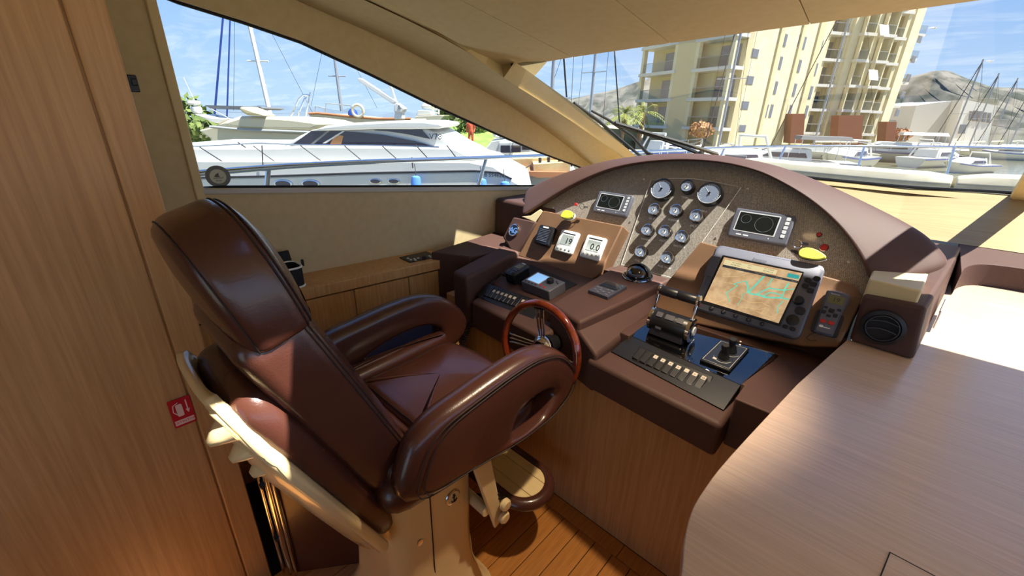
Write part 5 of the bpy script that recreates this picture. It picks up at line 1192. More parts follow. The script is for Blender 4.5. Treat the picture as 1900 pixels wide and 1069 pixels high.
# ---- hills
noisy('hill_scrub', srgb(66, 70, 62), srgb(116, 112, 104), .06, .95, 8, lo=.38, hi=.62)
noisy('hill_haze', srgb(84, 100, 116), srgb(98, 112, 124), .006, .95, 4)  # blue-grey base colour has the haze of distance painted in
def hill(name, ridge, f, material, label, back=500, base=-2, seed=1):
    rnd = random.Random(seed); R = catmull([onF(x, y, f) for x, y in ridge], 6, False); rows = []
    for t in (0, .18, .38, .58, .78, .92, 1):
        row = []
        for k, p in enumerate(R):
            j = rnd.uniform(-1, 1)*f*.012*math.sin(PI*t); row.append(Vector((p.x, p.y, 0))-HF*(f*.35*(1-t))+Vector((0, 0, base+(p.z-base)*(t**1.25)))+Vector((0, 0, j)))
        rows.append(row)
    rows.append([p+HF*back+Vector((0, 0, -p.z*1.0)) for p in R])
    tag(obj(name, MB().loft(rows, False, False, False), material, origin=Vector((R[0].x, R[0].y, base)), ang=180), label, 'hill')
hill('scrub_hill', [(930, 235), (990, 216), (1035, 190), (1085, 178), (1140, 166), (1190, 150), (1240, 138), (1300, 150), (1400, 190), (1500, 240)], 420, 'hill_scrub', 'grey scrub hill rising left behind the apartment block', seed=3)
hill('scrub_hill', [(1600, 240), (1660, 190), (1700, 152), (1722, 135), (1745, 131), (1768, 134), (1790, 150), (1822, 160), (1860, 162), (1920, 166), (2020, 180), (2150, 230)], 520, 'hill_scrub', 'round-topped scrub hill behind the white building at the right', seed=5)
hill('distant_ridge', [(250, 220), (360, 212), (420, 207), (500, 209), (560, 206), (640, 210), (720, 214), (800, 216)], 1500, 'hill_haze', 'low blue-grey distant ridge beyond the masts', seed=8)
hill('distant_ridge', [(780, 222), (820, 210), (845, 201), (880, 208), (930, 222), (1000, 232)], 700, 'hill_haze', 'small rounded distant hill above the blue-roofed shed', seed=9)
# ---- apartment complex
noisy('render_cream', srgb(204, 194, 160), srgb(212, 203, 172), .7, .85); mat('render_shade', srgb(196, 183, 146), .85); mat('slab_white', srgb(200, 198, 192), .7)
mat('win_glass', srgb(96, 104, 118), .12, spec=.6); mat('win_frame', srgb(150, 146, 138), .6); mat('rail_metal', srgb(150, 154, 156), .5, .3); mat('brick_red', srgb(122, 62, 46), .85); glass('rail_glass', (.80, .84, .84))
mat('awning', srgb(222, 222, 214), .8)
def vec2(p): return Vector((p.x, p.y, 0))
bA = thing('apartment_building', 'cream apartment block with stacked corner balconies', 'building', G(20, 58, -.8), world_parts=True)
def wall(name, Pa, Pb, z0, z1, depth, material, parent, bev=0):
    d = (Pb-Pa).normalized(); nb = Vector((-d.y, d.x, 0)); nb = nb if nb.dot(HF) > 0 else -nb
    Q = [Pa, Pb, Pb+nb*depth, Pa+nb*depth]
    return obj(name, MB().prism([q+Vector((0, 0, z1)) for q in Q], [q+Vector((0, 0, z0)) for q in Q]), material, parent)
def back_dir(Pa, Pb):
    d = (Pb-Pa).normalized(); nb = Vector((-d.y, d.x, 0)); return d, (nb if nb.dot(HF) > 0 else -nb)
def balcony_stack(parent, Pa, Pb, zs, rec=1.8, pw=.45, proud=.0, ret=True, furniture=()):
    """storeys of recessed balconies between two plan points: back wall, slabs, posts, rails, sliding doors"""
    d, nb = back_dir(Pa, Pb); L_ = (Pb-Pa).length
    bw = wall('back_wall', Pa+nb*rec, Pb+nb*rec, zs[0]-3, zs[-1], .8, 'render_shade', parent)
    for (q, w) in ((Pa, pw), (Pb-d*pw, pw)):
        obj('post', MB().prism([p+Vector((0, 0, zs[-1]+.1)) for p in (q-nb*proud, q+d*w-nb*proud, q+d*w+nb*.5, q+nb*.5)], [p+Vector((0, 0, zs[0]-3)) for p in (q-nb*proud, q+d*w-nb*proud, q+d*w+nb*.5, q+nb*.5)]), 'render_cream', parent)
    for k, z in enumerate(zs):
        sl_ = [Pa-nb*(.15+proud)-d*.12, Pb-nb*(.15+proud)+d*.12, Pb+nb*rec+d*.12, Pa+nb*rec-d*.12]
        s_ = obj('slab', MB().prism([p+Vector((0, 0, z)) for p in sl_], [p+Vector((0, 0, z-.34)) for p in sl_]), 'slab_white', parent)
        if k < len(zs)-1:
            ra, rb = Pa+d*pw, Pb-d*pw
            obj('rail_glass', MB().prism([p+Vector((0, 0, z+1.0)) for p in (ra, rb, rb+nb*.02, ra+nb*.02)], [p+Vector((0, 0, z+.08)) for p in (ra, rb, rb+nb*.02, ra+nb*.02)]), 'rail_glass', s_)
            obj('hand_rail', MB().tube([ra+Vector((0, 0, z+1.05)), rb+Vector((0, 0, z+1.05))], .035, 5), 'rail_metal', s_)
            da, db = Pa+d*(L_*.38)+nb*(rec-.06), Pb-d*(L_*.12)+nb*(rec-.06)
            dr = obj('door', MB().prism([p+Vector((0, 0, z+2.2)) for p in (da, db, db+nb*.05, da+nb*.05)], [p+Vector((0, 0, z+.05)) for p in (da, db, db+nb*.05, da+nb*.05)]), 'win_glass', parent)
            mid = (da+db)/2-nb*.03; obj('mullion', MB().prism([p+Vector((0, 0, z+2.2)) for p in (mid-d*.05, mid+d*.05, mid+d*.05+nb*.04, mid-d*.05+nb*.04)], [p+Vector((0, 0, z+.05)) for p in (mid-d*.05, mid+d*.05, mid+d*.05+nb*.04, mid-d*.05+nb*.04)]), 'win_frame', dr)
def window(parent, Pa, Pb, px, py, wpx, hpx, name='window', lift=.03):
    """window set on the wall through Pa-Pb, centred on a frame pixel"""
    d, nb = back_dir(Pa, Pb); c = onP(px, py, Pa, nb); e = onP(px+wpx/2, py, Pa, nb); w = abs((e-c).dot(d)); h = abs((onP(px, py-hpx/2, Pa, nb)-c).z)
    f = [c-d*w-nb*lift, c+d*w-nb*lift, c+d*w+nb*.1, c-d*w+nb*.1]; u = Vector((0, 0, 1))
    o = obj(name, MB().prism([p+u*h for p in f], [p-u*h for p in f]), 'win_frame', parent)
    g = [c-d*w*.84-nb*(lift+.02), c+d*w*.84-nb*(lift+.02), c+d*w*.84, c-d*w*.84]
    obj('pane', MB().prism([p+u*h*.88 for p in g], [p-u*h*.88 for p in g]), 'win_glass', o)
zB = onF(1249, 130.3, 55).z
PA = [vec2(onZ(*q, zB)) for q in [(1187.7, 137.8), (1252, 130)]]
zsA = [zB-6.05, zB-3.0, zB, zB+2.98, zB+6.0]
balcony_stack(bA, PA[0], PA[1], zsA)
PBp = [vec2(onZ(*q, zB)) for q in [(1285.5, 128.7), (1357, 121)]]
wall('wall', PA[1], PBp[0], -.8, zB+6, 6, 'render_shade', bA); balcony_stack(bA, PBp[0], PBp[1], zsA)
PC0 = PBp[1]+(PBp[1]-PBp[0]).normalized()*.2+HF*1.5; 
PC = [vec2(onF(1364, 121, 51)), vec2(onF(1424, 121, 54))]
wc = wall('wall', PC[0], PC[1], -.8, 26, 8, 'render_cream', bA)
for q in [(1400.5, 99, 14, 18), (1391, 149, 14, 17), (1382, 195.5, 14, 16), (1377, 238, 13, 13)]: window(bA, PC[0], PC[1], *q)
PD = [vec2(onF(1424, 121, 54.2)), vec2(onF(1524, 121, 61))]
wall('wall', PD[0], PD[1], -.8, 30, 8, 'render_cream', bA)
dD, nD = back_dir(*PD)
for (x0, x1) in ((1426, 1432), (1464, 1470), (1494, 1504)):
    a = onP(x0, 150, PD[0], nD); b = onP(x1, 150, PD[0], nD); a.z = b.z = 0; wall('pilaster', a-nD*.2, b-nD*.2, -.8, 30, 1, 'render_shade', bA)
for col in ([(1446, 73), (1437, 115), (1430, 160), (1421.5, 206)], [(1457, 75), (1448, 117), (1439, 163), (1430.5, 206)], [(1483.5, 76), (1475, 121), (1466, 165), (1457, 206)], [(1492, 80), (1483, 123), (1474, 167), (1465.5, 207)], [(1523, 86), (1513, 129), (1504, 172), (1495.5, 208)]):
    for q in col: window(bA, PD[0], PD[1], q[0], q[1], 5, 26)
# right tower
bT = thing('apartment_tower', 'tall cream apartment tower with projecting balconies and red brick base', 'building', G(44, 64, -.8), world_parts=True)
zT = onF(1524.5, 107, 62).z
T0, T1 = vec2(onZ(1522, 107.3, zT)), vec2(onZ(1667, 117.3, zT)); dT, nT = back_dir(T0, T1); LT = (T1-T0).length
zsT = [zT+3.02*k for k in (-3, -2, -1, 0, 1, 2)]
def tp(px): q = onP(px, 112, T0, nT); q.z = 0; return q
for x0, x1, pr in ((1524, 1564, 0), (1640, 1666, 0)): balcony_stack(bT, tp(x0), tp(x1), zsT, pw=.5)
for x0, x1 in ((1576, 1597), (1612, 1633)): balcony_stack(bT, tp(x0)-nT*1.0, tp(x1)-nT*1.0, zsT, rec=2.4, pw=.18)
for x0, x1 in ((1564, 1577), (1597, 1612), (1633, 1640)): wall('pier', tp(x0)-nT*.35, tp(x1)-nT*.35, -.8, zsT[-1]+.5, 4, 'render_cream', bT)
wall('parapet', tp(1560)-nT*.3, tp(1640)-nT*.3, zsT[-1], zsT[-1]+1.1, 7, 'render_cream', bT); wall('parapet', tp(1640)-nT*.3, tp(1668), zsT[-1], zsT[-1]+2.4, 7, 'render_cream', bT)
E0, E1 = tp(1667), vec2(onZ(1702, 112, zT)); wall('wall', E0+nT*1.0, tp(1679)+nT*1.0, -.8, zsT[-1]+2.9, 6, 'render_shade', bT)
W0, W1 = tp(1678)+nT*.4, tp(1700)+nT*.9; wall('wall', W0, W1, -.8, zsT[-1]+2.4, 9, 'render_cream', bT)
for q in [(1707, 73), (1695.5, 110), (1685.5, 144), (1675, 177), (1665.5, 209)]: window(bT, W0, W1, q[0], q[1], 6, 14)
for z in zsT[:-1]:
    a = tp(1700)+nT*1.2; s_ = [a, a+dT*1.7, a+dT*1.7+nT*2.6, a+nT*2.6]
    so_ = obj('side_balcony', MB().prism([p+Vector((0, 0, z+.9)) for p in s_], [p+Vector((0, 0, z+.6)) for p in s_]), 'slab_white', bT)
    obj('rail_glass', MB().prism([p+Vector((0, 0, z+1.9)) for p in (s_[0]+dT*.0, s_[1], s_[1]+nT*.03, s_[0]+nT*.03)], [p+Vector((0, 0, z+.95)) for p in (s_[0], s_[1], s_[1]+nT*.03, s_[0]+nT*.03)]), 'rail_glass', so_)
for x0, x1, y0, y1, f in ((1553, 1598, 214, 268, 60), (1466, 1490, 211, 266, 56.5), (1642, 1660, 226, 268, 61)):
    obj('brick_base', sil([(x0, y1), (x1, y1), (x1+4, y0), (x0+4, y0)], f, 1.5), 'brick_red', bT)
for px, py in ((1632, 46), (1612, 130)):
    p = onP(px, py, T0-nT*1.6, nT); obj('awning', MB().prism([p, p+dT*1.5, p+dT*1.5-nT*.5-Vector((0, 0, 1.2)), p-nT*.5-Vector((0, 0, 1.2))], [q+Vector((0, 0, .06))+nT*.05 for q in (p, p+dT*1.5, p+dT*1.5-nT*.5-Vector((0, 0, 1.2)), p-nT*.5-Vector((0, 0, 1.2)))]), 'awning', bT)
# white modern building
bW = thing('white_building', 'low white modern building with grey side wall at the far right', 'building', G(70, 80, -.8), world_parts=True)
mat('wall_white', srgb(200, 200, 197), .8); mat('wall_grey', srgb(168, 168, 166), .85)
obj('grey_wing', sil([(1680, 268), (1768, 270), (1788, 186), (1740, 190), (1700, 196)], 84, 12), 'wall_grey', bW)
obj('white_front', sil([(1764, 270), (1831, 268), (1850, 196), (1795, 186), (1787, 186)], 82, 10), 'wall_white', bW)
for q in [(1797, 224, 1803, 206), (1804, 225, 1812, 205), (1813, 226, 1821, 206), (1822, 227, 1829, 208), (1831, 228, 1837, 209)]:
    w = obj('window', sil([(q[0], q[1]), (q[2], q[1]), (q[2]+3, q[3]), (q[0]+3, q[3])], 81.9, .3), 'win_frame', bW)
    obj('pane', sil([(q[0]+1, q[1]-1), (q[2]-1, q[1]-1), (q[2]+2, q[3]+1), (q[0]+4, q[3]+1)], 81.85, .2), 'win_glass', w)
obj('door_window', sil([(1778, 248), (1790, 248), (1794, 232), (1783, 231)], 81.9, .3), 'win_glass', bW)
# blue-roofed shed on the left
bS = thing('boat_shed', 'long grey shed with blue and white roof stripes behind the grass', 'building', onF(870, 240, 70), world_parts=True)
obj('shed_wall', sil([(812, 245), (930, 252), (930, 222), (812, 224)], 70, 12), 'wall_white', bS); obj('shed_roof', sil([(806, 226), (935, 226), (925, 215), (820, 216)], 69.5, 14), 'wall_grey', bS)
for k in range(7): obj('roof_stripe', sil([(822+k*15, 225.5), (828+k*15, 225.5), (832+k*14.4, 215.5), (826+k*14.4, 215.5)], 69.3, .3), 'boat_white', bS)
for k in range(7): obj('window', sil([(816+k*9, 231), (823+k*9, 231), (823+k*9, 225), (816+k*9, 225)], 69.8, .3), 'boat_glass', bS)
# ---- palms and shrubs
mat('palm_trunk', srgb(128, 104, 76), .9); noisy('palm_leaf', srgb(96, 112, 48), srgb(150, 150, 72), 1.5, .7); noisy('shrub_leaf', srgb(74, 96, 42), srgb(116, 128, 62), 2, .8)
def palm(px, py, f, h, label, seed, n=34):
    rnd = random.Random(seed); base = onF(px, py, f); base.z = -.8; top = base+Vector((.2, .1, h)); t = thing('palm_tree', label, 'palm tree', base, 'palm trees on the quay', world_parts=True)
    obj('trunk', MB().tube([base, base.lerp(top, .5)+Vector((.1, 0, 0)), top], [.34, .26, .30], 8), 'palm_trunk', t)
    for k in range(n):
        az = rnd.uniform(0, 2*PI); el = rnd.uniform(-.45, 1.35); L_ = rnd.uniform(2.0, 2.7); d = Vector((math.cos(az), math.sin(az), 0)); P = []
        for j in range(7):
            s = j/6; P.append(top+d*(L_*s*math.cos(el))+Vector((0, 0, L_*s*math.sin(el)-1.25*s*s*(1.1 if el > 0 else .7))))
        mb = MB(); side = d.cross(Vector((0, 0, 1))).normalized()
        for j in range(6):
            a, b = P[j], P[j+1]; w = .34*math.sin(PI*(j+.7)/7.2)+.05
            for s in (-1, 1):
                for q in range(2):
                    m0 = a.lerp(b, q*.5); m1 = a.lerp(b, q*.5+.32); tip = a.lerp(b, q*.5+.75)+side*s*w-Vector((0, 0, w*.45)); mb.add([m0, m1, tip], [(0, 1, 2)])
        obj('frond', mb, 'palm_leaf', t, smooth=False)
palm(1152, 240, 50, 3.0, 'bushy green palm standing left of the apartment block', 3); palm(1186, 242, 52, 3.4, 'darker palm half behind the corner of the apartment block', 6, 26)
def shrub(px, py, f, r, label, seed, material='shrub_leaf', name='shrub', cat='shrub', hz=1.0):
    rnd = random.Random(seed); c = onF(px, py, f); mb = MB()
    for k in range(int(420)):
        v = Vector((rnd.gauss(0, 1), rnd.gauss(0, 1), rnd.gauss(0, 1))).normalized()*r*rnd.uniform(.55, 1.0); v.z *= hz; p = c+v; a = Vector((rnd.uniform(-1, 1), rnd.uniform(-1, 1), rnd.uniform(-1, 1))).normalized()*r*.17; b = a.cross(v).normalized()*r*.10 if a.cross(v).length > 1e-6 else Vector((0, 0, .1)); mb.add([p-a, p+b, p+a, p-b], [(0, 1, 2, 3)])
    t = thing(name, label, cat, c-Vector((0, 0, r)), world_parts=True); obj('foliage', mb, material, t, smooth=False); obj('stem', pole(c-Vector((0, 0, r*1.6)), c, r*.08), 'palm_trunk', t)
shrub(1301, 241, 46, 1.2, 'reddish round shrub below the second balcony stack', 1, 'teak', hz=.7); shrub(873, 237, 34, 1.3, 'small green tree on the grassy bank', 2, name='tree', cat='tree'); shrub(900, 243, 36, .9, 'low bush on the grassy bank near the white cruiser', 4)
shrub(842, 212, 60, 2.6, 'rounded tree beside the radar mast', 5, name='tree', cat='tree'); shrub(352, 240, 26, 1.6, 'green shrubs at the left edge of the side window', 6, hz=1.2); shrub(1670, 250, 62, 1.4, 'reddish oleander at the foot of the tower', 7, 'rust', hz=.6)
# ---- neighbouring motor yacht, broadside on
ny = thing('motor_yacht', 'long white motor yacht moored alongside with dark wraparound windows', 'yacht', onF(700, 420, 9), world_parts=True); FN = 9.0
obj('hull', sil([(250, 332), (500, 327), (680, 321), (880, 317), (925, 320), (950, 332), (988, 352), (1010, 470), (250, 520)], FN, 4.2), 'boat_white', ny, bevel=.05)
obj('rub_rail', MB().tube([onF(x, y, FN-.01) for x, y in [(250, 332), (500, 327), (680, 321), (880, 317), (925, 320), (950, 332)]], .022, 6), 'boat_line', ny)
obj('bulwark', sil([(250, 332), (250, 296), (380, 300), (560, 300), (700, 303), (800, 301), (872, 302), (915, 310), (946, 331), (925, 319), (880, 316), (680, 320), (500, 326)], FN+.06, 4.1), 'boat_white', ny, bevel=.04)
obj('foredeck', sil([(250, 300), (250, 272), (367, 273), (520, 273), (560, 270), (690, 271), (840, 273), (868, 286), (900, 304), (700, 304), (500, 302)], FN+.35, 3.4), 'boat_white', ny, bevel=.05)
obj('house', sil([(520, 273), (555, 252), (578, 241), (640, 235), (690, 237), (790, 238), (812, 250), (845, 270), (876, 290), (700, 276)], FN+.55, 2.9), 'boat_white', ny, bevel=.06)
obj('roof', sil([(578, 243), (605, 233), (640, 229), (681, 226.5), (733, 224), (784, 224), (815, 228), (821, 234), (813, 239), (760, 240), (690, 240), (640, 242)], FN+.45, 3.1), 'boat_white', ny, bevel=.08)
obj('windscreen', sil([(536, 273), (578, 242.5), (606, 242.5), (572, 270)], FN+.50, .1), 'boat_glass', ny)
obj('side_window', sil([(580, 269), (612, 243), (660, 245), (710, 250), (770, 262), (814, 275), (740, 272), (640, 270)], FN+.51, .1), 'boat_glass', ny)
obj('upper_window', sil([(694, 241.5), (722, 239.8), (781, 239.2), (798, 258), (755, 249), (722, 244)], FN+.51, .1), 'boat_glass', ny)
obj('pillar', sil([(598, 266), (636, 243), (640, 243), (604, 266)], FN+.48, .06), 'boat_white', ny)
for (x0, x1) in ((616, 637), (656, 672)): obj('red_seat', sil([(x0-4, 268), (x1-4, 268), (x1, 252), (x0+6, 250)], FN+.495, .04), 'teak', ny) if x0 < 640 else None
for cx in (526, 577, 697, 731):
    w = 17 if cx < 600 else 11; o_ = obj('porthole', MB().lathe([(1, 0), (1, .02), (.8, .03)], n=20), 'steel', ny, origin=(0, 0, 0)); c = onF(cx, 341 if cx < 600 else 336, FN-.012); sx = (onF(cx+w, 341, FN)-onF(cx, 341, FN)).length
    o_.data.transform(Matrix.Translation(c-Vector(ny['_org'])) @ Matrix(((HR.x*sx, 0, -HF.x, 0), (HR.y*sx, 0, -HF.y, 0), (0, sx*.42, 0, 0), (0, 0, 0, 1))))
    o2 = obj('pane', MB().lathe([(.82, 0), (.82, .036), (.01, .036)], n=20), 'boat_glass', o_, origin=(0, 0, 0)); o2.data.transform(Matrix.Translation(c-Vector(ny['_org'])) @ Matrix(((HR.x*sx, 0, -HF.x, 0), (HR.y*sx, 0, -HF.y, 0), (0, sx*.42, 0, 0), (0, 0, 0, 1))))
obj('rail', MB().tube([onF(x, y, FN+.1) for x, y in [(250, 268), (367, 272), (480, 266), (560, 269), (690, 270), (815, 273)]], .014, 6), 'steel', ny)
for (x0, y0, x1, y1) in [(369, 272, 422, 306), (441, 264, 456, 274), (470, 271, 513, 302), (557, 270, 595, 298), (637, 269, 669, 296), (708, 270, 735, 294), (771, 269, 795, 295), (829, 270, 846, 292)]: obj('stanchion', pole(onF(x0, y0, FN+.1), onF(x1, y1, FN+.1), .011), 'boat_line', ny)
for x in (488, 766): obj('cleat_post', pole(onF(x, 312, FN), onF(x-2, 270 if x < 600 else 292, FN), .012), 'boat_line', ny)
obj('lettering', moved(text_mb('V78', .17), onF(808, 254, FN+.49), 0, Matrix((HR, Vector((0, 0, 1)), -HF)).transposed()), 'boat_line', ny)
obj('lettering', moved(text_mb('B 554622', .11), onF(917, 325.5, FN-.02), 0, Matrix((HR, Vector((0, 0, 1)), -HF)).transposed()), 'boat_line', ny)
for x, y in ((772, 326), (894, 331), (937, 336)):
    p = onF(x, y, FN-.16); q = onF(x, y+26, FN-.16); t = thing('fender', {772: 'blue fender hanging amidships on the white motor yacht', 894: 'blue fender behind the rail post on the yacht quarter', 937: 'small blue fender nearest the yacht stern'}[x], 'fender', p, 'blue fenders on the motor yacht', world_parts=True)
    ax_ = (q-p); obj('body', MB().tube([p+ax_*s for s in (0, .08, .25, .85, 1)], [.03, .085, .10, .11, .06], 12), 'fender_blue', t); obj('line', pole(p, onF(x-3, y-22, FN-.05), .008), 'rope_dark', t)
# ---- older boats behind it
ob = thing('flybridge_boat', 'weathered cream motor boat with tarpaulin and dark awning behind the yacht', 'boat', onF(480, 300, 16), world_parts=True); FO = 16
Zq = lambda x, y: (330+x/4.86, 130+y/4.86)
obj('hull', sil([Zq(*q) for q in [(180, 545), (330, 505), (640, 540), (1150, 570), (1200, 640), (1150, 1500), (300, 1500), (290, 620)]], FO, 3.4), 'boat_cream', ob, bevel=.06)
obj('tarpaulin', sil([Zq(*q) for q in [(330, 505), (430, 455), (560, 415), (800, 418), (1000, 430), (1200, 455), (1330, 490), (1200, 545), (660, 535)]], FO-.1, 3.2), 'boat_cream', ob, bevel=.1)
obj('boot_line', MB().tube([onF(*Zq(*q), FO-.12) for q in [(290, 510), (620, 540), (1190, 560)]], .05, 5), 'boat_grey', ob)
obj('bow_wing', sil([Zq(*q) for q in [(140, 395), (300, 430), (450, 440), (370, 485), (300, 470)]], FO+.5, 1.2), 'boat_white', ob, bevel=.03)
obj('searchlight', MB().lathe([(.12, -.12), (.18, -.05), (.18, .08), (.1, .14)], onF(*Zq(170, 360), FO+.8), 14), 'boat_white', ob)
obj('radar', MB().lathe([(.18, -.06), (.22, 0), (.2, .08), (.1, .1)], onF(*Zq(145, 300), FO+.8), 14), 'boat_white', ob)
obj('aerial', pole(onF(*Zq(150, 275), FO+.8), onF(*Zq(50, 65), FO+.8), .012), 'boat_white', ob)
obj('awning', sil([Zq(*q) for q in [(240, 316), (740, 330), (765, 345), (720, 356), (300, 350)]], FO+1, 1.6), 'canvas_grey', ob)
for a, b in (((300, 350), (470, 440)), ((700, 350), (720, 420))): obj('awning_leg', pole(onF(*Zq(*a), FO+1), onF(*Zq(*b), FO+1), .02), 'boat_grey', ob)
obj('dinghy', sil([Zq(*q) for q in [(540, 335), (590, 330), (700, 370), (780, 415), (620, 410), (570, 380)]], FO-.3, .9), 'render_shade', ob, bevel=.08)
obj('cabin_window', sil([Zq(*q) for q in [(655, 628), (1040, 632), (930, 695), (655, 690)]], FO-.02, .08), 'render_shade', ob)
for p, q, r, m_, nm, lab in [((414, 30), (398, 214), .045, 'boat_blue', 'mast', 'thick blue mast, left of the two at the left window edge'), ((427, 34), (421, 218), .035, 'boat_blue', 'mast', 'thin dark blue mast, right of the two at the left window edge'), ((463, 46), (502, 216), .10, 'boat_white', 'mast', 'broad white raked mast above the tarpaulined boat'), ((620, 100), (634, 206), .09, 'mast_grey', 'mast', 'grey mast with crosstree beside the lifebuoy')]:
    fm = 24 if 'grey' in lab else 20; t = thing('mast', lab, 'mast', onF(*q, fm), 'boat masts', world_parts=True); a, b = onF(*q, fm), onF(*p, fm); top_ = b+(b-a)*.6; obj('spar', pole(a, top_, r, 8, r*.75), m_, t)
    if 'white' in lab or 'grey' in lab:
        w = Vector((HR.x, HR.y, 0)); c = a.lerp(b, .62); obj('spreader', pole(c-w*.45, c+w*.45, .03), m_, t)
        for s in (-1.6, 1.9): obj('stay', pole(top_, a+w*s+Vector((0, 0, .2)), .008), 'rope_dark', t)
rbt = thing('wooden_workboat', 'cream wooden workboat with deck rails and lifebuoy', 'boat', onF(640, 300, 19), world_parts=True); FW = 20
obj('hull', sil([Zq(*q) for q in [(1180, 395), (1260, 390), (1560, 420), (1800, 440), (2100, 440), (2150, 1200), (1260, 1200), (1190, 460)]], FW, 3.6), 'boat_cream', rbt, bevel=.06)
obj('cap_rail', MB().tube([onF(*Zq(*q), FW-.02) for q in [(1180, 392), (1260, 388), (1560, 418), (1800, 438), (2100, 438)]], .05, 5), 'rust', rbt)
for x0, x1 in ((1335, 1560), (1240, 1330)): obj('deck_rail', MB().tube([onF(*Zq(*q), FW+.5) for q in [(x0, 410), (x0, 300 if x0 > 1300 else 325), (x1, 320 if x0 > 1300 else 345), (x1, 420)]], .022, 6), 'boat_grey', rbt)
obj('boarding_ladder', MB().tube([onF(*Zq(*q), FW-2) for q in [(1010, 440), (1090, 260), (1130, 225), (1190, 225), (1190, 200)]], .03, 6), 'steel', rbt); obj('boarding_ladder', MB().tube([onF(*Zq(*q), FW-2) for q in [(1070, 440), (1140, 260), (1185, 235), (1150, 440)]], .03, 6), 'steel', rbt)
obj('tarp_heap', MB().lathe([(.22, 0), (.2, .16), (.1, .28), (.01, .3)], onF(*Zq(1580, 410), FW+.4), 10), 'boat_blue', rbt)
lb_ = thing('lifebuoy', 'weathered white ring lifebuoy on the workboat rail', 'lifebuoy', onF(664, 216, FW-.1), world_parts=True); c = onF(664, 205.5, FW-.1)
obj('ring', MB().tube([c+(HR*math.cos(a)+Vector((0, 0, 1))*math.sin(a))*.24 for a in [2*PI*k/24 for k in range(24)]], .065, 8, closed=True), 'boat_cream', lb_)
for k in range(4): a = PI/4+PI/2*k; d = HR*math.cos(a)+Vector((0, 0, 1))*math.sin(a); e = HR*-math.sin(a)+Vector((0, 0, 1))*math.cos(a); obj('band', MB().tube([c+d*.24-e*.04, c+d*.24+e*.04], .07, 8), 'boat_white', lb_)
cr_ = thing('deck_crane', 'white deck crane with raised boom above the yacht roof', 'crane', onF(736, 222, 15), world_parts=True); Z2 = lambda x, y: (640+x/4.86, 130+y/4.86); FC = 15
obj('pedestal', sil([Z2(*q) for q in [(440, 445), (520, 445), (510, 370), (450, 370)]], FC, .4), 'boat_white', cr_, bevel=.03); obj('head', sil([Z2(*q) for q in [(440, 375), (440, 320), (460, 290), (535, 345), (515, 385)]], FC-.05, .45), 'boat_white', cr_, bevel=.03)
obj('boom', sil([Z2(*q) for q in [(430, 305), (470, 285), (140, 70), (112, 78), (118, 100)]], FC+.05, .22), 'boat_white', cr_, bevel=.02); obj('stay_arm', sil([Z2(*q) for q in [(448, 290), (464, 285), (375, 20), (362, 30)]], FC+.1, .12), 'boat_white', cr_, bevel=.01); obj('pin', MB().lathe([(.07, 0), (.07, .05)], onF(*Z2(487, 335), FC-.08), 12, 'Y'), 'boat_grey', cr_)
rs = thing('radar_boat', 'white boat top with radar dome and lattice mast beyond the yacht', 'boat', onF(790, 225, 40), world_parts=True)
obj('wheelhouse', sil([Z2(*q) for q in [(640, 410), (780, 405), (770, 365), (660, 362)]], 40, 2), 'boat_white', rs, bevel=.05); obj('deck', sil([Z2(*q) for q in [(620, 440), (860, 460), (900, 405), (640, 415)]], 39.5, 3), 'boat_cream', rs, bevel=.05); obj('dome', MB().lathe([(.5, 0), (.6, .25), (.4, .55), (.05, .62)], onF(*Z2(750, 352), 41), 12), 'boat_white', rs)
for x in (795, 845): obj('lattice_leg', pole(onF(*Z2(x, 400), 42), onF(*Z2(x, 200), 42), .09), 'boat_white', rs)
for k in range(6): obj('lattice_bar', pole(onF(*Z2(795, 385-k*32), 42), onF(*Z2(845, 385-k*32), 42), .07), 'boat_white', rs)
# small white cruiser by the pontoon and the concrete pontoon
cz = thing('white_cruiser', 'small white cabin cruiser with three windows beside the pontoon', 'boat', onF(950, 290, 20), world_parts=True); FZc = 20
obj('hull', sil([Z2(*q) for q in [(1220, 770), (1320, 640), (1600, 590), (1850, 600), (1900, 760), (1880, 1060), (1240, 1060)]], FZc, 2.8), 'boat_white', cz, bevel=.05)
obj('cabin', sil([Z2(*q) for q in [(1380, 760), (1390, 650), (1700, 640), (1800, 700), (1820, 760)]], FZc-.25, 2.2), 'boat_white', cz, bevel=.05); obj('flybridge', sil([Z2(*q) for q in [(1360, 610), (1330, 500), (1300, 490), (1345, 600), (1500, 590), (1620, 575), (1640, 600), (1500, 620)]], FZc, 1.6), 'boat_white', cz, bevel=.03)
for q in [(1405, 745, 1490, 680), (1500, 745, 1585, 680), (1597, 720, 1668, 660)]: obj('window', sil([Z2(q[0], q[1]), Z2(q[2], q[1]), Z2(q[2], q[3]), Z2(q[0], q[3])], FZc-.28, .05), 'boat_glass', cz)
obj('sun_top', sil([Z2(*q) for q in [(1380, 580), (1560, 545), (1560, 560), (1400, 595)]], FZc+.2, 1.4), 'teak', cz)
cpn = thing('pontoon', 'stained concrete pontoon with rusty edge and mooring post', 'pontoon', onF(1010, 320, 14), world_parts=True); noisy('concrete_stain', srgb(208, 192, 142), srgb(178, 142, 96), 1.2, .9)
obj('deck_block', sil([(950, 296), (1060, 291), (1056, 308), (992, 312), (955, 308)], 15, 3), 'concrete_stain', cpn); obj('near_block', sil([(990, 305), (1058, 301), (1058, 318), (1000, 320), (990, 317)], 14, 1.0), 'concrete_stain', cpn); obj('rust_edge', sil([(962, 318), (1056, 320), (1060, 328), (1000, 330), (965, 322)], 13.8, 2.4), 'rust', cpn); obj('float', sil([(962, 322), (1060, 328), (1060, 345), (965, 342)], 14, 2.4), 'boat_grey', cpn)
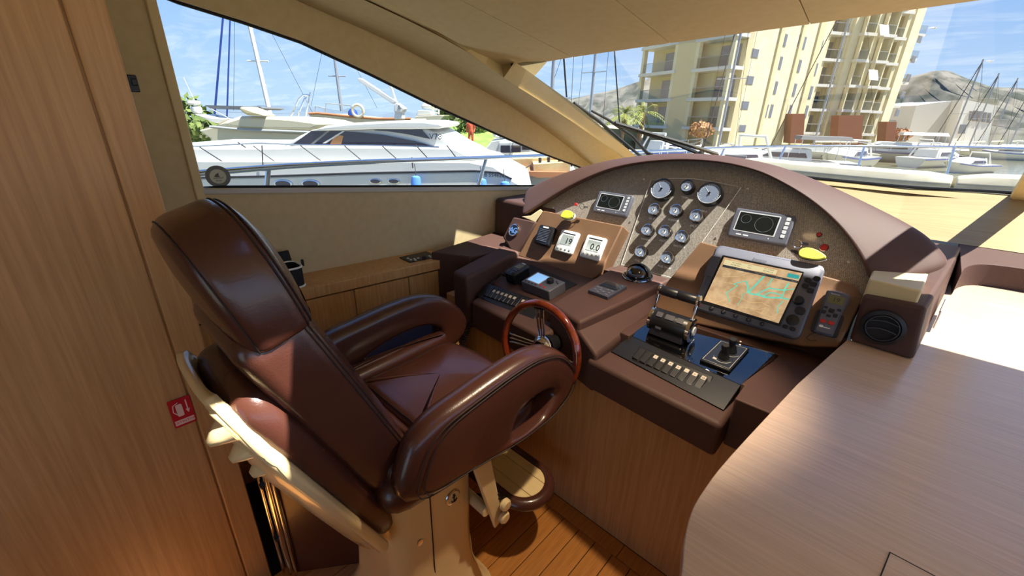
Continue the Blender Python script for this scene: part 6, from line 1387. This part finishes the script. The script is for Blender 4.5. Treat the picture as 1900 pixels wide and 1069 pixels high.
for x in (1002, 1018, 1038): obj('bollard', pole(onF(x, 302, 14.4), onF(x, 293 if x != 1018 else 288, 14.4), .05), 'rope_dark', cpn)
tag(obj('notice_board', sil([(941, 304), (957, 303), (958, 322), (943, 321)], 12.6, .04), 'wall_white', origin=onF(950, 322, 12.6)), 'small white notice panel at the pontoon edge', 'sign')
obj('mooring_line', MB().tube([onF(954, 318, 12.5), onF(968, 316, 12.6), onF(986, 306, 12.9)], .015, 5), 'rope_dark', cpn)
# far boat name sign and figure on the bank
pr = thing('person', 'distant person in an orange-red top and trousers standing on the bank', 'person', onF(874, 276, 22), world_parts=True); b = onF(874, 276, 22); u = Vector((0, 0, 1))
me = bpy.data.meshes.new('body'); J = [(0, 0, .92), (0, 0, 1.2), (0, 0, 1.45), (0, 0, 1.55), (0, 0, 1.68), (.19, 0, 1.42), (.24, .03, 1.15), (.20, -.08, .95), (-.19, 0, 1.42), (-.25, .02, 1.15), (-.22, -.06, .92), (.09, 0, .88), (.10, 0, .48), (.10, 0, .06), (-.09, 0, .88), (-.11, -.02, .48), (-.11, 0, .06)]
off = b-Vector(pr['_org']); k_ = .82
me.from_pydata([tuple(off+(HR*x+HF*y+u*z)*k_) for x, y, z in J], [(0, 1), (1, 2), (2, 3), (3, 4), (2, 5), (5, 6), (6, 7), (2, 8), (8, 9), (9, 10), (0, 11), (11, 12), (12, 13), (0, 14), (14, 15), (15, 16)], [])
po = bpy.data.objects.new('body', me); COL.objects.link(po); po.parent = pr; me.materials.append(mat('orange_cloth', srgb(206, 92, 60), .8)); sk = po.modifiers.new('skin', 'SKIN')
for i, r in enumerate([.14, .13, .15, .06, .10, .065, .05, .04, .065, .05, .04, .09, .07, .055, .09, .07, .055]): me.skin_vertices[0].data[i].radius = (r*k_, r*k_)
me.skin_vertices[0].data[0].use_root = True; po.modifiers.new('sub', 'SUBSURF').levels = 1
# ---- boats across the harbour seen through the windscreen
def motorboat(px, py, f, L_, hd, label, canopy=None, seed=0, hullm='boat_white', z0=None):
    """loft hull along local x with cabin, windows, rail; px,py = waterline amidships at distance f"""
    c = onF(px, py, f); c.z = WZ; t = thing('motor_boat', label, 'boat', c, 'boats across the harbour', world_parts=True); a = math.radians(hd); D_ = HR*math.cos(a)+HF*math.sin(a); S_ = Vector((-D_.y, D_.x, 0)); u = Vector((0, 0, 1))
    B = L_*.16; st = []
    for k in range(9):
        s = -1+2*k/8; w = B*(1-max(0, s)**2.6)*(.92+.08*(s+1)) ; h = L_*(.11+.05*max(0, s)**1.5); x = D_*(s*L_/2); kx = D_*(s*L_/2-max(0, s)*L_*.10)
        w = max(w, .02)
        st.append([c+x+S_*w+u*h, c+kx+S_*w*.80+u*h*.35, c+kx+S_*w*.5-u*.15, c+kx-S_*w*.5-u*.15, c+kx-S_*w*.80+u*h*.35, c+x-S_*w+u*h])
    obj('hull', MB().loft(st), hullm, t, ang=50); h = L_*.115
    def blk(x0, x1, w, z0_, z1_, rake=.3): return [c+D_*(x0*L_)+S_*w*B+u*z0_*L_, c+D_*(x1*L_)+S_*w*B+u*z0_*L_, c+D_*(x1*L_)-S_*w*B+u*z0_*L_, c+D_*(x0*L_)-S_*w*B+u*z0_*L_], [c+D_*((x0+.02)*L_)+S_*w*B*.85+u*z1_*L_, c+D_*((x1-rake*(z1_-z0_)*4)*L_)+S_*w*B*.85+u*z1_*L_, c+D_*((x1-rake*(z1_-z0_)*4)*L_)-S_*w*B*.85+u*z1_*L_, c+D_*((x0+.02)*L_)-S_*w*B*.85+u*z1_*L_]
    obj('stripe', MB().tube([r[0]-u*.12*L_/8 for r in st[:-1]], .035*L_/8, 4), 'boat_line' if seed % 2 else 'boat_blue', t); obj('stripe', MB().tube([r[5]-u*.12*L_/8 for r in st[:-1]], .035*L_/8, 4), 'boat_line' if seed % 2 else 'boat_blue', t)
    b0, t0 = blk(-.18, .26, .78, .11, .20, .5); obj('cabin', MB().prism(t0, b0), 'boat_white', t, bevel=.03*L_/8)
    b1, t1 = blk(-.14, .19, .80, .135, .178, .5); obj('window', MB().prism(t1, b1), 'boat_glass', t)
    if canopy: b2, t2 = blk(-.42, -.06, .80, .27, .30, .1); obj('canopy', MB().prism(t2, b2), canopy, t, bevel=.02*L_/8); [obj('canopy_post', pole(c+D_*(x*L_)+S_*s*B*.7+u*.12*L_, c+D_*(x*L_)+S_*s*B*.7+u*.275*L_, .025), 'steel', t) for x in (-.40, -.08) for s in (-1, 1)]
    else: obj('targa_arch', MB().tube([c+D_*(-.24*L_)+S_*B*.8+u*.12*L_, c+D_*(-.18*L_)+S_*B*.6+u*.27*L_, c+D_*(-.18*L_)-S_*B*.6+u*.27*L_, c+D_*(-.24*L_)-S_*B*.8+u*.12*L_], .09*L_/9, 6), 'boat_white', t)
    rp_ = [c+D_*(s*L_/2)+S_*sd*max(B*(1-max(0, s)**2.6), .05)*.95+u*(L_*(.11+.05*max(0, s)**1.5)+.55) for sd, s in [(1, 0), (1, .4), (1, .75), (1, .98), (-1, .98), (-1, .75), (-1, .4), (-1, 0)]]
    obj('rail', MB().tube(rp_, .022, 5), 'steel', t)
    for p in rp_[::1]: obj('stanchion', pole(p, p-u*.55, .018, 4), 'steel', t)
for a in [(1345, 300, 27, 10, 200, 'white cruiser with cream cabin just above the arched visor, left of the dark canopy', None), (1450, 306, 33, 9, 160, 'boat with dark grey canopy in front of the slit-windowed wall', 'canvas_grey'), (1568, 302, 38, 8.5, 215, 'white sports boat with its stern towards the tower', None), (1640, 296, 47, 10, 150, 'grey-hulled cruiser below the brick base of the tower', 'boat_white'), (1730, 294, 42, 8, 25, 'white motor boat below the grey wing of the white building', None), (1800, 296, 37, 6, 200, 'small white boat in front of the white building', None), (1862, 288, 55, 8, 170, 'white boat moored at the right edge of the picture', None), (1240, 278, 40, 9, 30, 'white boat behind the wipers at the foot of the apartment block', None), (1545, 318, 26, 4.6, 250, 'small white dinghy nearest the bow rail', None), (1690, 286, 53, 8, 190, 'white boat half hidden behind the grey-hulled cruiser', None)]:
    motorboat(*a, seed=int(a[0]), hullm='boat_grey' if 'grey-hulled' in a[5] else 'boat_white')
def sailboat(px, py, f, L_, H, hd, label, stay=True):
    c = onF(px, py, f); c.z = WZ; t = thing('sailing_boat', label, 'boat', c, 'sailing boats across the harbour', world_parts=True); a = math.radians(hd); D_ = HR*math.cos(a)+HF*math.sin(a); S_ = Vector((-D_.y, D_.x, 0)); u = Vector((0, 0, 1)); B = L_*.14; st = []
    for k in range(9):
        s = -1+2*k/8; w = max(.02, B*(1-abs(s)**2.4*(1 if s > 0 else .35))); h = L_*(.085+.02*max(0, s)); st.append([c+D_*(s*L_/2)+S_*w+u*h, c+D_*(s*L_/2*.95)+S_*w*.7+u*.2, c+D_*(s*L_/2*.9)-u*.2, c+D_*(s*L_/2*.95)-S_*w*.7+u*.2, c+D_*(s*L_/2)-S_*w+u*h])
    obj('hull', MB().loft(st), 'boat_white', t, ang=50); mb_ = c+D_*(L_*.08)+u*L_*.08; mt_ = mb_+u*H
    obj('cabin', MB().prism([c+D_*(x*L_)+S_*w*B+u*L_*.135 for x, w in ((-.2, .6), (.2, .45), (.2, -.45), (-.2, -.6))], [c+D_*(x*L_)+S_*w*B+u*L_*.08 for x, w in ((-.22, .65), (.25, .5), (.25, -.5), (-.22, -.65))]), 'boat_white', t)
    obj('mast', pole(mb_, mt_, .10, 8, .08), 'mast_grey', t); obj('boom', pole(mb_+u*1.0, mb_+u*1.1-D_*L_*.38, .09), 'boat_cream', t)
    for fr_ in (.42, .68): obj('spreader', pole(mb_+u*H*fr_-S_*1.0, mb_+u*H*fr_+S_*1.0, .03), 'mast_grey', t)
    obj('forestay', pole(mt_-u*.3, c+D_*L_*.48+u*L_*.1, .045 if stay else .015), 'rope_dark', t); obj('backstay', pole(mt_, c-D_*L_*.48+u*L_*.1, .013), 'rope_dark', t)
    for s in (-1, 1): obj('shroud', MB().tube([mt_-u*.3, mb_+u*H*.68+S_*s*1.0, mb_+u*H*.42+S_*s*1.05, mb_+S_*s*B*.9], .012, 4), 'rope_dark', t)
for a in [(1528, 262, 47, 10, 16.2, 160, 'sailing boat with tall grey mast in front of the tower'), (1768, 270, 58, 10, 10.5, 200, 'sailing boat with the tallest mast near the white building'), (1803, 272, 64, 9, 9.8, 200, 'second sailing boat in front of the white building'), (1838, 274, 70, 9, 9.9, 200, 'third sailing boat, right of the white building'), (1876, 274, 76, 9, 12.0, 200, 'sailing boat at the right edge of the picture'), (1078, 240, 30, 10, 13, 40, 'sailing boat whose mast with spreaders shows left of the palm'), (1010, 240, 22, 8, 8.8, 60, 'sailing boat with thin mast at the windscreen pillar'), (1336, 280, 34, 9, 13.4, 230, 'sailing boat whose dark forestay crosses the second balcony stack')]:
    sailboat(*a)
# ---- two gulls
for q, f in (((1733, 52), 60), ((1838, 114), 70)):
    c = onF(*q, f); g = thing('gull', 'white gull in flight, '+('left and higher one near the tower' if q[0] < 1800 else 'right and lower one over the white building'), 'bird', c, 'gulls in flight', world_parts=True)
    obj('body', MB().tube([c-HR*.3, c-HR*.12, c+HR*.12, c+HR*.3], [.02, .08, .09, .03], 8), 'boat_white', g)
    for s in (-1, 1): obj('wing', MB().prism([c+HR*.1, c+HR*.15+HF*s*.35+Vector((0, 0, .22)), c-HR*.1+HF*s*.75+Vector((0, 0, .12)), c-HR*.08], [p-Vector((0, 0, .02)) for p in (c+HR*.1, c+HR*.15+HF*s*.35+Vector((0, 0, .22)), c-HR*.1+HF*s*.75+Vector((0, 0, .12)), c-HR*.08)]), 'boat_white', g)

rf_ = thing('round_fender', 'round beige fender between the yacht stern and the pontoon', 'fender', onF(963, 338, 11.5), world_parts=True); c = onF(962, 329, 11.5)
obj('ball', MB().lathe([(.02, -.13), (.10, -.10), (.15, 0), (.10, .10), (.03, .14)], c, 16), 'boat_cream', rf_, ang=180); obj('line', pole(c+Vector((0, 0, .13)), onF(954, 318, 11.6), .01), 'rope_dark', rf_)

for o in bpy.data.objects:
    if '_org' in o: del o['_org']
